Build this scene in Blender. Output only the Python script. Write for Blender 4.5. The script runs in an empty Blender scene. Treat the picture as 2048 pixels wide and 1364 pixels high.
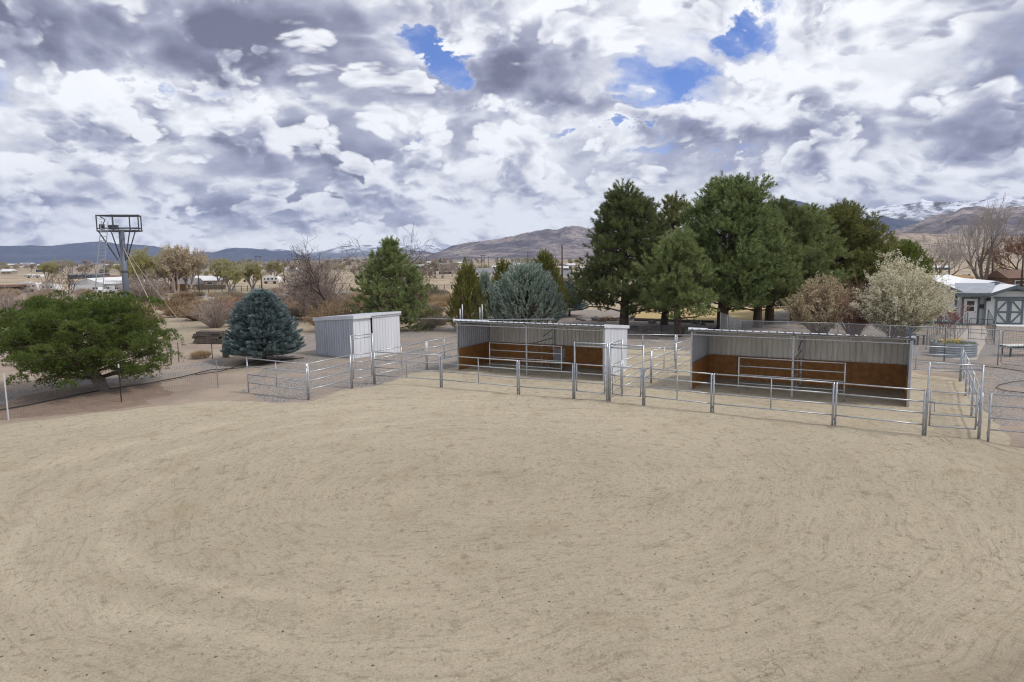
import bpy, math, random
import numpy as np
from mathutils import Vector, noise as mnoise

rng = np.random.default_rng(7)
random.seed(7)
scene = bpy.context.scene
COL = scene.collection
R = math.radians

# ------------------------------------------------------------------ camera
F_PX, CAM_H = 1365.0, 5.8
PITCH, ROLL = math.atan(165 / F_PX), R(0.7)
_c, _s = math.cos(PITCH), math.sin(PITCH)
FWD = np.array([0, _c, -_s]); _u0 = np.array([0, _s, _c]); _r0 = np.array([1.0, 0, 0])
RIGHT = _r0 * math.cos(ROLL) - _u0 * math.sin(ROLL)
UP = _r0 * math.sin(ROLL) + _u0 * math.cos(ROLL)
cam_data = bpy.data.cameras.new('camera')
cam = bpy.data.objects.new('camera', cam_data); COL.objects.link(cam)
cam_data.sensor_width = 36.0
cam_data.lens = 36.0 * F_PX / 2048.0
cam_data.clip_start, cam_data.clip_end = 0.1, 40000.0
from mathutils import Matrix
cam.matrix_world = Matrix(((RIGHT[0], UP[0], -FWD[0], 0), (RIGHT[1], UP[1], -FWD[1], 0), (RIGHT[2], UP[2], -FWD[2], CAM_H), (0, 0, 0, 1)))
scene.camera = cam

def ray(px, py):
    d = FWD * F_PX + RIGHT * (px - 1024) + UP * (682 - py)
    return d / np.linalg.norm(d)
def gp(px, py, z=0.0):
    """surveyed place on the ground (photo pixel -> metres)"""
    d = ray(px, py); t = (z - CAM_H) / d[2]
    return np.array([d[0] * t, d[1] * t, z])
def at_depth(px, py, y):
    d = ray(px, py); t = y / d[1]
    return np.array([d[0] * t, y, CAM_H + d[2] * t])
def proj(p):
    d = np.asarray(p, float) - [0, 0, CAM_H]
    return 1024 + F_PX * d @ RIGHT / (d @ FWD), 682 - F_PX * d @ UP / (d @ FWD)
def height_at(base, py):
    lo, hi = -5.0, 80.0
    for _ in range(50):
        m = (lo + hi) / 2
        if proj([base[0], base[1], m])[1] > py: lo = m
        else: hi = m
    return lo

# ------------------------------------------------------------------ node helpers
class Nodes:
    def __init__(self, tree):
        self.t = tree
    def _in(self, sock, v):
        if isinstance(v, bpy.types.NodeSocket): self.t.links.new(v, sock)
        elif v is not None:
            try: sock.default_value = v
            except Exception: sock.default_value = (v, v, v)
    def new(self, kind): return self.t.nodes.new(kind)
    def m(self, op, a, b=None, c=None, clamp=False):
        n = self.new('ShaderNodeMath'); n.operation = op; n.use_clamp = clamp
        self._in(n.inputs[0], a)
        if b is not None: self._in(n.inputs[1], b)
        if c is not None: self._in(n.inputs[2], c)
        return n.outputs[0]
    def v(self, op, a, b=None, scale=None):
        n = self.new('ShaderNodeVectorMath'); n.operation = op
        self._in(n.inputs[0], a)
        if b is not None: self._in(n.inputs[1], b)
        if scale is not None: self._in(n.inputs['Scale'], scale)
        return n.outputs['Value'] if op in ('DOT_PRODUCT', 'LENGTH', 'DISTANCE') else n.outputs['Vector']
    def sep(self, a):
        n = self.new('ShaderNodeSeparateXYZ'); self._in(n.inputs[0], a); return n.outputs
    def comb(self, x, y, z):
        n = self.new('ShaderNodeCombineXYZ')
        for i, q in enumerate((x, y, z)): self._in(n.inputs[i], q)
        return n.outputs[0]
    def noise(self, vec, scale, detail=4, rough=0.55, dist=0.0, color=False, lac=2.0, kind='FBM'):
        n = self.new('ShaderNodeTexNoise'); n.noise_dimensions = '3D'
        n.noise_type = kind
        self._in(n.inputs['Vector'], vec); n.inputs['Scale'].default_value = scale
        n.inputs['Detail'].default_value = detail; n.inputs['Roughness'].default_value = rough
        n.inputs['Lacunarity'].default_value = lac
        n.inputs['Distortion'].default_value = dist
        return n.outputs['Color'] if color else n.outputs['Fac']
    def voro(self, vec, scale, feature='F1', out='Distance', rand=1.0):
        n = self.new('ShaderNodeTexVoronoi'); n.feature = feature
        self._in(n.inputs['Vector'], vec); n.inputs['Scale'].default_value = scale
        n.inputs['Randomness'].default_value = rand
        return n.outputs[out]
    def step(self, x, lo, hi, a=0.0, b=1.0, smooth=True):
        n = self.new('ShaderNodeMapRange'); n.interpolation_type = 'SMOOTHSTEP' if smooth else 'LINEAR'
        n.clamp = True
        self._in(n.inputs['Value'], x)
        n.inputs['From Min'].default_value = lo; n.inputs['From Max'].default_value = hi
        n.inputs['To Min'].default_value = a; n.inputs['To Max'].default_value = b
        return n.outputs['Result']
    def mix(self, f, a, b, mode='MIX'):
        n = self.new('ShaderNodeMix'); n.data_type = 'RGBA'; n.blend_type = mode
        self._in(n.inputs[0], f)
        for sock, val in ((n.inputs[6], a), (n.inputs[7], b)):
            if isinstance(val, bpy.types.NodeSocket): self.t.links.new(val, sock)
            else: sock.default_value = (val[0], val[1], val[2], 1.0)
        return n.outputs[2]
    def bump(self, h, strength=0.3, dist=0.02):
        n = self.new('ShaderNodeBump'); n.inputs['Strength'].default_value = strength
        n.inputs['Distance'].default_value = dist; self._in(n.inputs['Height'], h)
        return n.outputs['Normal']

# ------------------------------------------------------------------ sky, sun, exposure
SUN_EL, SUN_AZ = R(54), R(108)            # azimuth clockwise from +Y (away from the camera), to the right
EXPOSURE = 0.85
SUN_STRENGTH, SUN_ANGLE = 1.5, R(10)
scene.view_settings.view_transform = 'Standard'
scene.view_settings.look = 'None'
scene.view_settings.gamma = 1.0
scene.view_settings.use_curve_mapping = False
scene.view_settings.exposure = EXPOSURE

world = bpy.data.worlds.new('World'); scene.world = world; world.use_nodes = True
wt = world.node_tree; wt.nodes.clear(); W = Nodes(wt)
sky = wt.nodes.new('ShaderNodeTexSky'); sky.sky_type = 'NISHITA'; sky.sun_disc = False
sky.sun_elevation = SUN_EL; sky.sun_rotation = SUN_AZ
sky.air_density, sky.dust_density, sky.ozone_density, sky.altitude = 1.0, 0.3, 2.0, 1300
tc = wt.nodes.new('ShaderNodeTexCoord')
dirv = W.v('NORMALIZE', tc.outputs['Generated'])
dx, dy, dz = W.sep(dirv)
az = W.m('ARCTAN2', dx, dy); el = W.m('ARCSINE', dz)
elp = W.m('MAXIMUM', el, 0.0)
zz = W.m('ADD', W.m('MAXIMUM', dz, 0.0), 0.50)
plane = W.comb(W.m('DIVIDE', dx, zz), W.m('DIVIDE', dy, zz), W.m('MULTIPLY', elp, 0.5))
warp = W.v('SUBTRACT', W.noise(plane, 2.2, 3, 0.5, color=True), (0.5, 0.5, 0.5))
q = W.v('ADD', plane, W.v('SCALE', warp, scale=0.22))
ae = W.comb(az, el, 0.0)
aew = W.v('ADD', ae, W.v('MULTIPLY', warp, (0.16, 0.07, 0.0)))
aew = W.v('ADD', aew, W.v('MULTIPLY', W.v('SUBTRACT', W.noise(plane, 11.0, 5, 0.6, color=True), (0.5, 0.5, 0.5)), (0.14, 0.09, 0.0)))

def sky_blobs(lst):
    tot = None
    for px, py, rx, ry, w in lst:
        d = ray(px, py); a, e = math.atan2(d[0], d[1]), math.asin(d[2])
        o = W.v('MULTIPLY', W.v('SUBTRACT', aew, (a, e, 0)), (F_PX / rx, F_PX / ry, 0))
        g = W.m('MULTIPLY', W.m('EXPONENT', W.m('MULTIPLY', W.v('DOT_PRODUCT', o, o), -0.7)), w)
        tot = g if tot is None else W.m('ADD', tot, g)
    return tot
dark_spots = [(330, 25, 330, 75, .72), (560, 85, 130, 45, .5), (250, 105, 150, 30, .3), (20, 30, 120, 50, .3),
              (1035, 150, 80, 32, .75), (1180, 200, 75, 26, .85), (1530, 245, 220, 26, .75), (1800, 270, 240, 32, .5),
              (2010, 160, 60, 110, .55), (1960, 335, 150, 34, .6), (420, 395, 180, 16, .7), (100, 400, 130, 14, .55),
              (690, 340, 120, 24, .45), (485, 290, 32, 18, .5), (70, 325, 100, 16, .5), (880, 388, 140, 15, .5),
              (130, 265, 80, 16, .4), (1350, 255, 90, 18, .35), (330, 350, 90, 14, .35), (620, 430, 90, 10, .4), (1080, 400, 80, 10, .4), (250, 450, 120, 8, .35)]
lit_spots = [(640, 190, 180, 40, .6), (150, 190, 160, 45, .7), (1650, 170, 190, 45, .9), (1880, 60, 150, 70, .6),
             (1300, 50, 120, 60, .6), (930, 290, 160, 60, .5), (300, 475, 800, 22, 1.3), (1100, 450, 600, 26, .8), (1700, 385, 400, 18, .8), (1640, 360, 200, 26, .8),
             (1130, 340, 140, 40, .4), (1330, 215, 60, 18, .5), (300, 320, 80, 22, .6), (760, 60, 90, 70, .5)]
blue_spots = [(875, 122, 42, 24, 1.35), (840, 95, 26, 18, 1.0), (900, 145, 30, 10, 1.0), (805, 82, 24, 12, .9), (1525, 28, 48, 36, 1.6), (1480, 70, 40, 20, 1.0), (1425, 95, 55, 16, 1.1), (1310, 135, 55, 26, 1.5),
              (1285, 188, 50, 13, 1.2), (350, 184, 90, 11, 1.1), (1240, 255, 80, 12, 1.1), (1430, 300, 140, 14, 1.0),
              (828, 272, 20, 20, .8), (1085, 215, 60, 9, .7), (1180, 270, 70, 8, .5), (1700, 12, 60, 22, .7), (945, 60, 30, 12, .5),
              (545, 185, 60, 8, .5), (1000, 300, 60, 7, .4)]
darkf, litf, bluef = sky_blobs(dark_spots), sky_blobs(lit_spots), sky_blobs(blue_spots)
def field(vec, scale, seed):
    """cumulus density: broad noise with rounded puffs and a little ragged detail"""
    v_ = W.v('ADD', W.v('SCALE', vec, scale=scale), (seed, seed * 1.7, seed * .6))
    big = W.noise(v_, 1.0, 2, 0.5)
    wv = W.v('ADD', v_, W.v('SCALE', W.v('SUBTRACT', W.noise(v_, 5.0, 2, 0.5, color=True), (.5, .5, .5)), scale=.10))
    d1 = W.voro(wv, 2.1); d2 = W.voro(wv, 4.6); d3 = W.voro(wv, 10.0)
    pf = W.m('ADD', W.m('MULTIPLY', W.m('MULTIPLY', d1, d1), -0.46), W.m('ADD', W.m('MULTIPLY', W.m('MULTIPLY', d2, d2), -0.26), W.m('MULTIPLY', W.m('MULTIPLY', d3, d3), -0.12)))
    fine = W.noise(v_, 16.0, 3, 0.6)
    return W.m('ADD', W.m('ADD', big, pf), W.m('MULTIPLY', fine, 0.08))
UPV = (0.0, -1.0, 0.55)                       # roughly up the sky in these coordinates
radial = W.v('NORMALIZE', W.comb(dx, dy, 0.0))
def layer(scale, seed, thr, soft, bias, off, gain, dark_bias):
    """alpha and brightness of one sheet of cumulus: lit tops and rims, grey bases"""
    upv = W.v('ADD', W.v('SCALE', radial, scale=-off), (off * .35, 0, off * .6))
    f0 = W.m('ADD', field(q, scale, seed), bias)
    v1 = W.v('ADD', q, upv)
    f1 = W.m('ADD', field(v1, scale, seed), bias)
    a_ = W.step(f0, thr, thr + soft)
    depth_ = W.m('MAXIMUM', W.m('SUBTRACT', f0, thr), 0.0)
    top = W.m('MULTIPLY', W.m('SUBTRACT', f0, f1), gain)
    br = W.m('ADD', W.m('ADD', 0.80, top), W.m('MULTIPLY', depth_, -1.35))
    br = W.m('ADD', br, W.m('MULTIPLY', dark_bias, -1.0))
    return a_, W.m('MINIMUM', W.m('MAXIMUM', br, 0.0), 1.0)
mott = W.m('MULTIPLY', W.m('SUBTRACT', W.noise(q, 5.5, 5, 0.58), 0.5), -0.45)
bias_dark = W.m('ADD', mott, W.m('SUBTRACT', W.m('MULTIPLY', darkf, 0.48), W.m('MULTIPLY', litf, 0.20)))
cover = W.m('MULTIPLY', W.m('MULTIPLY', bluef, W.step(W.noise(q, 13.0, 4, .6), .38, .60, .15, 1.35)), -0.26)
cover = W.m('ADD', cover, W.m('MULTIPLY', W.step(W.noise(W.v('ADD', q, (9.1, 2.2, 0)), 4.2, 4, .55), .56, .68), W.step(el, .05, .22, 0, -.20)))
horizon = W.step(el, 0.0, 0.22, 0.12, 0.0, smooth=False)
def tone(br):
    ramp = wt.nodes.new('ShaderNodeValToRGB'); W._in(ramp.inputs[0], br); cr = ramp.color_ramp
    cr.elements[0].position = 0.0; cr.elements[0].color = (.95, .98, 1.42, 1)
    cr.elements[1].position = 1.0; cr.elements[1].color = (5.9, 6.0, 6.2, 1)
    for p_, c_ in ((0.25, (1.55, 1.62, 2.25, 1)), (0.5, (2.6, 2.72, 3.4, 1)), (0.75, (4.75, 4.85, 5.15, 1))):
        e_ = cr.elements.new(p_); e_.color = c_
    return ramp.outputs[0]
veil_n = W.noise(q, 2.2, 7, 0.6)
veil = W.step(W.m('ADD', W.m('ADD', veil_n, cover), W.m('ADD', horizon, W.m('MULTIPLY', W.m('SUBTRACT', W.noise(q, 11.0, 5, .65), .5), .35))), 0.12, 0.48)
veil_br = W.m('ADD', W.m('MULTIPLY', W.m('SUBTRACT', W.noise(q, 3.1, 6, .6), .5), 1.7), W.m('SUBTRACT', 0.64, bias_dark))
veil_br = W.m('MINIMUM', W.m('MAXIMUM', veil_br, 0.0), 1.0)
a1, b1 = layer(2.7, 3.3, 0.22, 0.12, W.m('ADD', W.m('MULTIPLY', darkf, 0.12), cover), 0.11, 1.9, bias_dark)
a2, b2 = layer(5.2, 8.1, 0.29, 0.10, W.m('ADD', W.m('MULTIPLY', litf, 0.04), cover), 0.065, 2.0, bias_dark)
nsky = W.mix(1.0, sky.outputs[0], (0.36, 0.50, 0.84), 'MULTIPLY')
nsky = W.mix(W.step(W.noise(q, 6.0, 6, .62), .42, .68, .04, .55), nsky, (4.6, 4.8, 5.4))
colr = W.mix(veil, nsky, tone(veil_br))
for a_, b_, k_ in ((a1, b1, .95), (a2, b2, .9)):
    colr = W.mix(W.m('MULTIPLY', a_, k_), colr, tone(b_))
bg = wt.nodes.new('ShaderNodeBackground'); W._in(bg.inputs['Color'], colr); bg.inputs['Strength'].default_value = 0.1
wo = wt.nodes.new('ShaderNodeOutputWorld'); wt.links.new(bg.outputs[0], wo.inputs['Surface'])
world.cycles.sampling_method = 'MANUAL'; world.cycles.sample_map_resolution = 512

sun_d = bpy.data.lights.new('sun', 'SUN'); sun_d.energy = SUN_STRENGTH; sun_d.angle = SUN_ANGLE; sun_d.color = (1.0, 0.95, 0.87)
sun = bpy.data.objects.new('sun', sun_d); COL.objects.link(sun)
_sv = Vector((math.sin(SUN_AZ) * math.cos(SUN_EL), math.cos(SUN_AZ) * math.cos(SUN_EL), math.sin(SUN_EL)))
sun.rotation_euler = _sv.to_track_quat('Z', 'Y').to_euler(); sun.location = (60, -60, 120)
scene.cycles.use_denoising = True; scene.cycles.use_adaptive_sampling = False
scene.cycles.pixel_filter_type = 'BLACKMAN_HARRIS'; scene.cycles.filter_width = 1.15
scene.cycles.max_bounces = 6; scene.cycles.diffuse_bounces = 3; scene.cycles.glossy_bounces = 2
scene.cycles.transparent_max_bounces = 8; scene.cycles.volume_bounces = 0
# ------------------------------------------------------------------ mesh helpers
class Mesh:
    """collects boxes, tubes and polygons in world metres; build() links them as ONE object"""
    def __init__(self):
        self.v, self.f, self.mi = [], [], []
    def poly(self, pts, faces):
        o = len(self.v); self.v.extend([tuple(map(float, p)) for p in pts])
        self.f.extend([tuple(i + o for i in f) for f in faces])
    def quad(self, a, b, c, d): self.poly([a, b, c, d], [(0, 1, 2, 3)])
    def box(self, c, size, ax=None, az=None):
        """c centre, size along (ax, ay, az)"""
        ax = np.array([1, 0, 0]) if ax is None else np.asarray(ax, float)
        ax = ax / np.linalg.norm(ax)
        az = np.array([0, 0, 1.0]) if az is None else np.asarray(az, float) / np.linalg.norm(az)
        ay = np.cross(az, ax); ay = ay / np.linalg.norm(ay)
        c = np.asarray(c, float); h = np.asarray(size, float) / 2
        P = [c + ax * h[0] * i + ay * h[1] * j + az * h[2] * k for k in (-1, 1) for j in (-1, 1) for i in (-1, 1)]
        self.poly(P, [(0, 2, 3, 1), (4, 5, 7, 6), (0, 1, 5, 4), (2, 6, 7, 3), (0, 4, 6, 2), (1, 3, 7, 5)])
    def tube(self, pts, r, n=8, cap=True):
        pts = [np.asarray(p, float) for p in pts]; k = len(pts)
        rs = [r] * k if np.isscalar(r) else list(r)
        o = len(self.v); prev = None
        for i, p in enumerate(pts):
            t = pts[min(i + 1, k - 1)] - pts[max(i - 1, 0)]; t = t / (np.linalg.norm(t) + 1e-9)
            ref = np.array([0, 0, 1.0]) if abs(t[2]) < .95 else np.array([1.0, 0, 0])
            if prev is not None: ref = prev
            a = ref - t * (ref @ t); a /= (np.linalg.norm(a) + 1e-9); b = np.cross(t, a); prev = a
            for j in range(n):
                th = 2 * math.pi * j / n
                self.v.append(tuple(p + (a * math.cos(th) + b * math.sin(th)) * rs[i]))
        for i in range(k - 1):
            for j in range(n):
                q = (j + 1) % n
                self.f.append((o + i * n + j, o + i * n + q, o + (i + 1) * n + q, o + (i + 1) * n + j))
        if cap:
            self.f.append(tuple(o + j for j in reversed(range(n)))); self.f.append(tuple(o + (k - 1) * n + j for j in range(n)))
    def prism(self, poly, ext):
        """planar polygon (list of points) pushed along ext"""
        n = len(poly); e = np.asarray(ext, float)
        P = [np.asarray(p, float) for p in poly]
        self.poly(P + [p + e for p in P], [tuple(reversed(range(n))), tuple(range(n, 2 * n))] + [(i, (i + 1) % n, n + (i + 1) % n, n + i) for i in range(n)])
    def build(self, name, mat, parent=None, smooth=False):
        me = bpy.data.meshes.new(name)
        off = np.zeros(3) if parent is None else np.array(world_loc(parent))
        me.from_pydata([(p[0] - off[0], p[1] - off[1], p[2] - off[2]) for p in self.v], [], self.f)
        if smooth:
            me.polygons.foreach_set('use_smooth', [True] * len(me.polygons))
        return link(name, me, mat, parent)

def world_loc(o):
    l = Vector((0, 0, 0))
    while o is not None: l += o.location; o = o.parent
    return l
def link(name, me, mat, parent=None):
    me.materials.append(mat)
    o = bpy.data.objects.new(name, me); COL.objects.link(o)
    if parent is not None: o.parent = parent
    return o
def tri_mesh(name, V, T, mat, parent=None, smooth=False):
    V = np.asarray(V, np.float32); T = np.asarray(T, np.int32)
    if parent is not None: V = V - np.array(world_loc(parent), np.float32)
    me = bpy.data.meshes.new(name); k = T.shape[1]
    me.vertices.add(len(V)); me.vertices.foreach_set('co', V.ravel())
    me.loops.add(T.size); me.loops.foreach_set('vertex_index', T.ravel())
    me.polygons.add(len(T)); me.polygons.foreach_set('loop_start', np.arange(0, T.size, k, dtype=np.int32))
    me.polygons.foreach_set('loop_total', np.full(len(T), k, np.int32))
    if smooth: me.polygons.foreach_set('use_smooth', np.ones(len(T), bool))
    me.update(); me.validate()
    return link(name, me, mat, parent)
def tag(o, label=None, cat=None, group=None, kind=None):
    if label: o['label'] = label
    if cat: o['category'] = cat
    if group: o['group'] = group
    if kind: o['kind'] = kind
    return o
def thing(name, label, cat, loc, group=None):
    o = bpy.data.objects.new(name, None); COL.objects.link(o); o.location = tuple(map(float, loc)); o.empty_display_size = 0.3
    return tag(o, label, cat, group)
def clone(root, loc, rotz=0.0, label=None, scale=1.0):
    def cp(o, par):
        c = o.copy(); COL.objects.link(c); c.parent = par
        for ch in list(o.children): cp(ch, c)
        return c
    r = cp(root, None); r.location = tuple(map(float, loc)); r.rotation_euler = (0, 0, rotz); r.scale = (scale,) * 3
    if label: r['label'] = label
    return r
def unit(v): v = np.asarray(v, float); return v / np.linalg.norm(v)

# ------------------------------------------------------------------ vectorised value noise
_perm = np.random.default_rng(3).random((256, 256))
def vnoise(x, y):
    xi, yi = np.floor(x).astype(int), np.floor(y).astype(int); fx, fy = x - xi, y - yi
    fx = fx * fx * fx * (fx * (fx * 6 - 15) + 10); fy = fy * fy * fy * (fy * (fy * 6 - 15) + 10)
    g = lambda a, b: _perm[a & 255, b & 255]
    return (g(xi, yi) * (1 - fx) + g(xi + 1, yi) * fx) * (1 - fy) + (g(xi, yi + 1) * (1 - fx) + g(xi + 1, yi + 1) * fx) * fy
def fbm(x, y, o=5, lac=2.03, gain=0.5, ridged=False):
    t = np.zeros(np.broadcast(x, y).shape); a, k, s = 1.0, 1.0, 0.0
    for i in range(o):
        n = vnoise(x * k + 17.3 * i, y * k + 9.1 * i)
        if ridged: n = 1 - np.abs(2 * n - 1)
        t += a * n; s += a; a *= gain; k *= lac
    return t / s

# ------------------------------------------------------------------ materials
def base_mat(name):
    m = bpy.data.materials.new(name); m.use_nodes = True
    N = Nodes(m.node_tree); b = m.node_tree.nodes['Principled BSDF']
    return m, N, b
def obj_vec(N):
    n = N.new('ShaderNodeTexCoord'); return n.outputs['Object']
def geo_pos(N):
    return N.new('ShaderNodeNewGeometry').outputs['Position']
def simple_mat(name, c1, c2=None, scale=3.0, rough=0.7, metal=0.0, bump=0.0, bscale=30.0, stretch=(1, 1, 1), spec=0.5, fine=0.0):
    m, N, b = base_mat(name)
    c2 = c2 or tuple(x * 0.8 for x in c1)
    p = N.v('MULTIPLY', geo_pos(N), stretch)
    f = N.step(N.noise(p, scale, 5, 0.6), 0.32, 0.68)
    col = N.mix(f, c1, c2)
    if fine: col = N.mix(N.step(N.noise(p, bscale, 2, 0.7), 0.35, 0.7, 0, fine), col, tuple(x * 0.45 for x in c1))
    N._in(b.inputs['Base Color'], col)
    b.inputs['Roughness'].default_value = rough; b.inputs['Metallic'].default_value = metal
    b.inputs['Specular IOR Level'].default_value = spec
    if bump: N._in(b.inputs['Normal'], N.bump(N.noise(p, bscale, 4, 0.6), bump, 0.02))
    return m
def leaf_mat(name, c1, c2, c3=None, trans=0.25, rough=0.6):
    """foliage: colour differs from spray to spray and in broad patches"""
    m, N, b = base_mat(name)
    g = N.new('ShaderNodeNewGeometry')
    n = N.noise(g.outputs['Position'], 1.3, 3, 0.6)
    col = N.mix(N.step(n, 0.35, 0.65), c1, c2)
    r = g.outputs['Random Per Island']
    col = N.mix(N.step(r, 0.55, 1.0), col, c3 or tuple(x * 1.35 for x in c1))
    N._in(b.inputs['Base Color'], col); b.inputs['Roughness'].default_value = rough
    b.inputs['Specular IOR Level'].default_value = 0.25
    tr = N.new('ShaderNodeBsdfTranslucent'); N._in(tr.inputs['Color'], col)
    mx = N.new('ShaderNodeMixShader'); mx.inputs[0].default_value = trans
    out = [x for x in m.node_tree.nodes if x.type == 'OUTPUT_MATERIAL'][0]
    m.node_tree.links.new(b.outputs[0], mx.inputs[1]); m.node_tree.links.new(tr.outputs[0], mx.inputs[2])
    m.node_tree.links.new(mx.outputs[0], out.inputs['Surface'])
    return m

M = {}
M['galv'] = simple_mat('galvanised_steel', (.46, .48, .505), (.36, .38, .405), 6, 0.38, 0.55, 0.05, 60)
M['galv_dull'] = simple_mat('dull_galvanised_steel', (.34, .35, .37), (.25, .26, .28), 5, 0.5, 0.4, 0.05, 60)
M['siding'] = simple_mat('zinc_siding', (.55, .59, .66), (.47, .50, .565), 1.1, 0.42, 0.30, 0.03, 8, (1, 1, .25))
M['siding_pale'] = simple_mat('pale_siding', (.74, .76, .81), (.65, .67, .72), 1.1, 0.45, 0.2, 0.03, 8, (1, 1, .25))
M['liner'] = simple_mat('weathered_zinc_lining', (.74, .73, .69), (.60, .59, .55), 1.5, 0.55, 0.35, 0.04, 9, (1, 1, .3))
M['roofing'] = simple_mat('zinc_roofing', (.68, .71, .77), (.58, .61, .68), 1.3, 0.38, 0.25, 0.02, 10)
M['osb'] = simple_mat('strand_board', (.40, .185, .05), (.27, .118, .03), 5, 0.7, 0, 0.15, 45, fine=0.55)
M['black'] = simple_mat('dark_iron', (.03, .03, .032), (.02, .02, .022), 6, 0.5, 0.2)
M['white'] = simple_mat('white_paint', (.78, .78, .77), (.68, .68, .66), 2, 0.5)
M['wood'] = simple_mat('weathered_wood', (.13, .105, .085), (.07, .058, .048), 8, 0.85, 0, 0.3, 40, (1, 1, .2))
M['pole'] = simple_mat('utility_pole_wood', (.085, .06, .045), (.05, .036, .028), 4, 0.85, 0, 0.2, 30)
M['rust'] = simple_mat('rusty_iron', (.13, .055, .03), (.08, .035, .02), 8, 0.8)
M['bark'] = simple_mat('pine_bark', (.125, .085, .062), (.06, .042, .032), 7, 0.9, 0, 0.6, 22, (1, 1, .35))
M['bark_grey'] = simple_mat('grey_bark', (.20, .165, .145), (.12, .098, .088), 7, 0.9, 0, 0.4, 25)
M['twig'] = simple_mat('bare_twigs', (.40, .325, .29), (.31, .25, .22), 4, 0.9)
M['twig_dark'] = simple_mat('dark_bare_branches', (.075, .052, .045), (.05, .036, .03), 4, 0.9)
M['twig_pale'] = simple_mat('pale_bare_twigs', (.40, .36, .34), (.30, .27, .25), 4, 0.9)
M['twig_tan'] = simple_mat('tan_twigs', (.30, .215, .13), (.22, .15, .09), 4, 0.9)
M['twig_red'] = simple_mat('reddish_twigs', (.30, .16, .12), (.22, .12, .09), 4, 0.9)
M['glass'] = simple_mat('dark_window_glass', (.03, .035, .04), (.02, .024, .03), 2, 0.08, 0, spec=0.8)
# ------------------------------------------------------------------ ground materials
def ground_mat():
    m, N, b = base_mat('desert_soil')
    p = geo_pos(N); x, y, z = N.sep(p)
    far = N.step(y, 60, 130)
    n1 = N.noise(p, 0.045, 5, 0.6); n2 = N.noise(p, 0.35, 5, 0.62); n3 = N.noise(p, 6.0, 4, 0.7)
    soil = N.mix(N.step(n2, .35, .65), (.335, .272, .22), (.26, .208, .168))
    straw = N.mix(N.step(n2, .3, .7), (.46, .375, .265), (.36, .285, .20))
    sage = N.mix(N.step(n2, .35, .65), (.33, .28, .21), (.25, .21, .16))
    field = N.mix(N.step(n1, .42, .60), straw, sage)
    col = N.mix(N.step(N.m('ADD', y, N.m('MULTIPLY', n1, 26)), 58, 72), soil, field)
    distant = N.mix(N.step(N.noise(p, .006, 5, .6), .4, .6), (.34, .275, .21), (.22, .19, .15))
    col = N.mix(N.step(y, 250, 600), col, distant)
    col = N.mix(N.step(n3, .45, .8, 0, .5), col, (.17, .135, .11))
    N._in(b.inputs['Base Color'], col); b.inputs['Roughness'].default_value = 0.95
    b.inputs['Specular IOR Level'].default_value = 0.1
    N._in(b.inputs['Normal'], N.bump(N.m('ADD', n3, N.noise(p, 1.2, 4, .6)), 0.6, 0.06))
    return m
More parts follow.
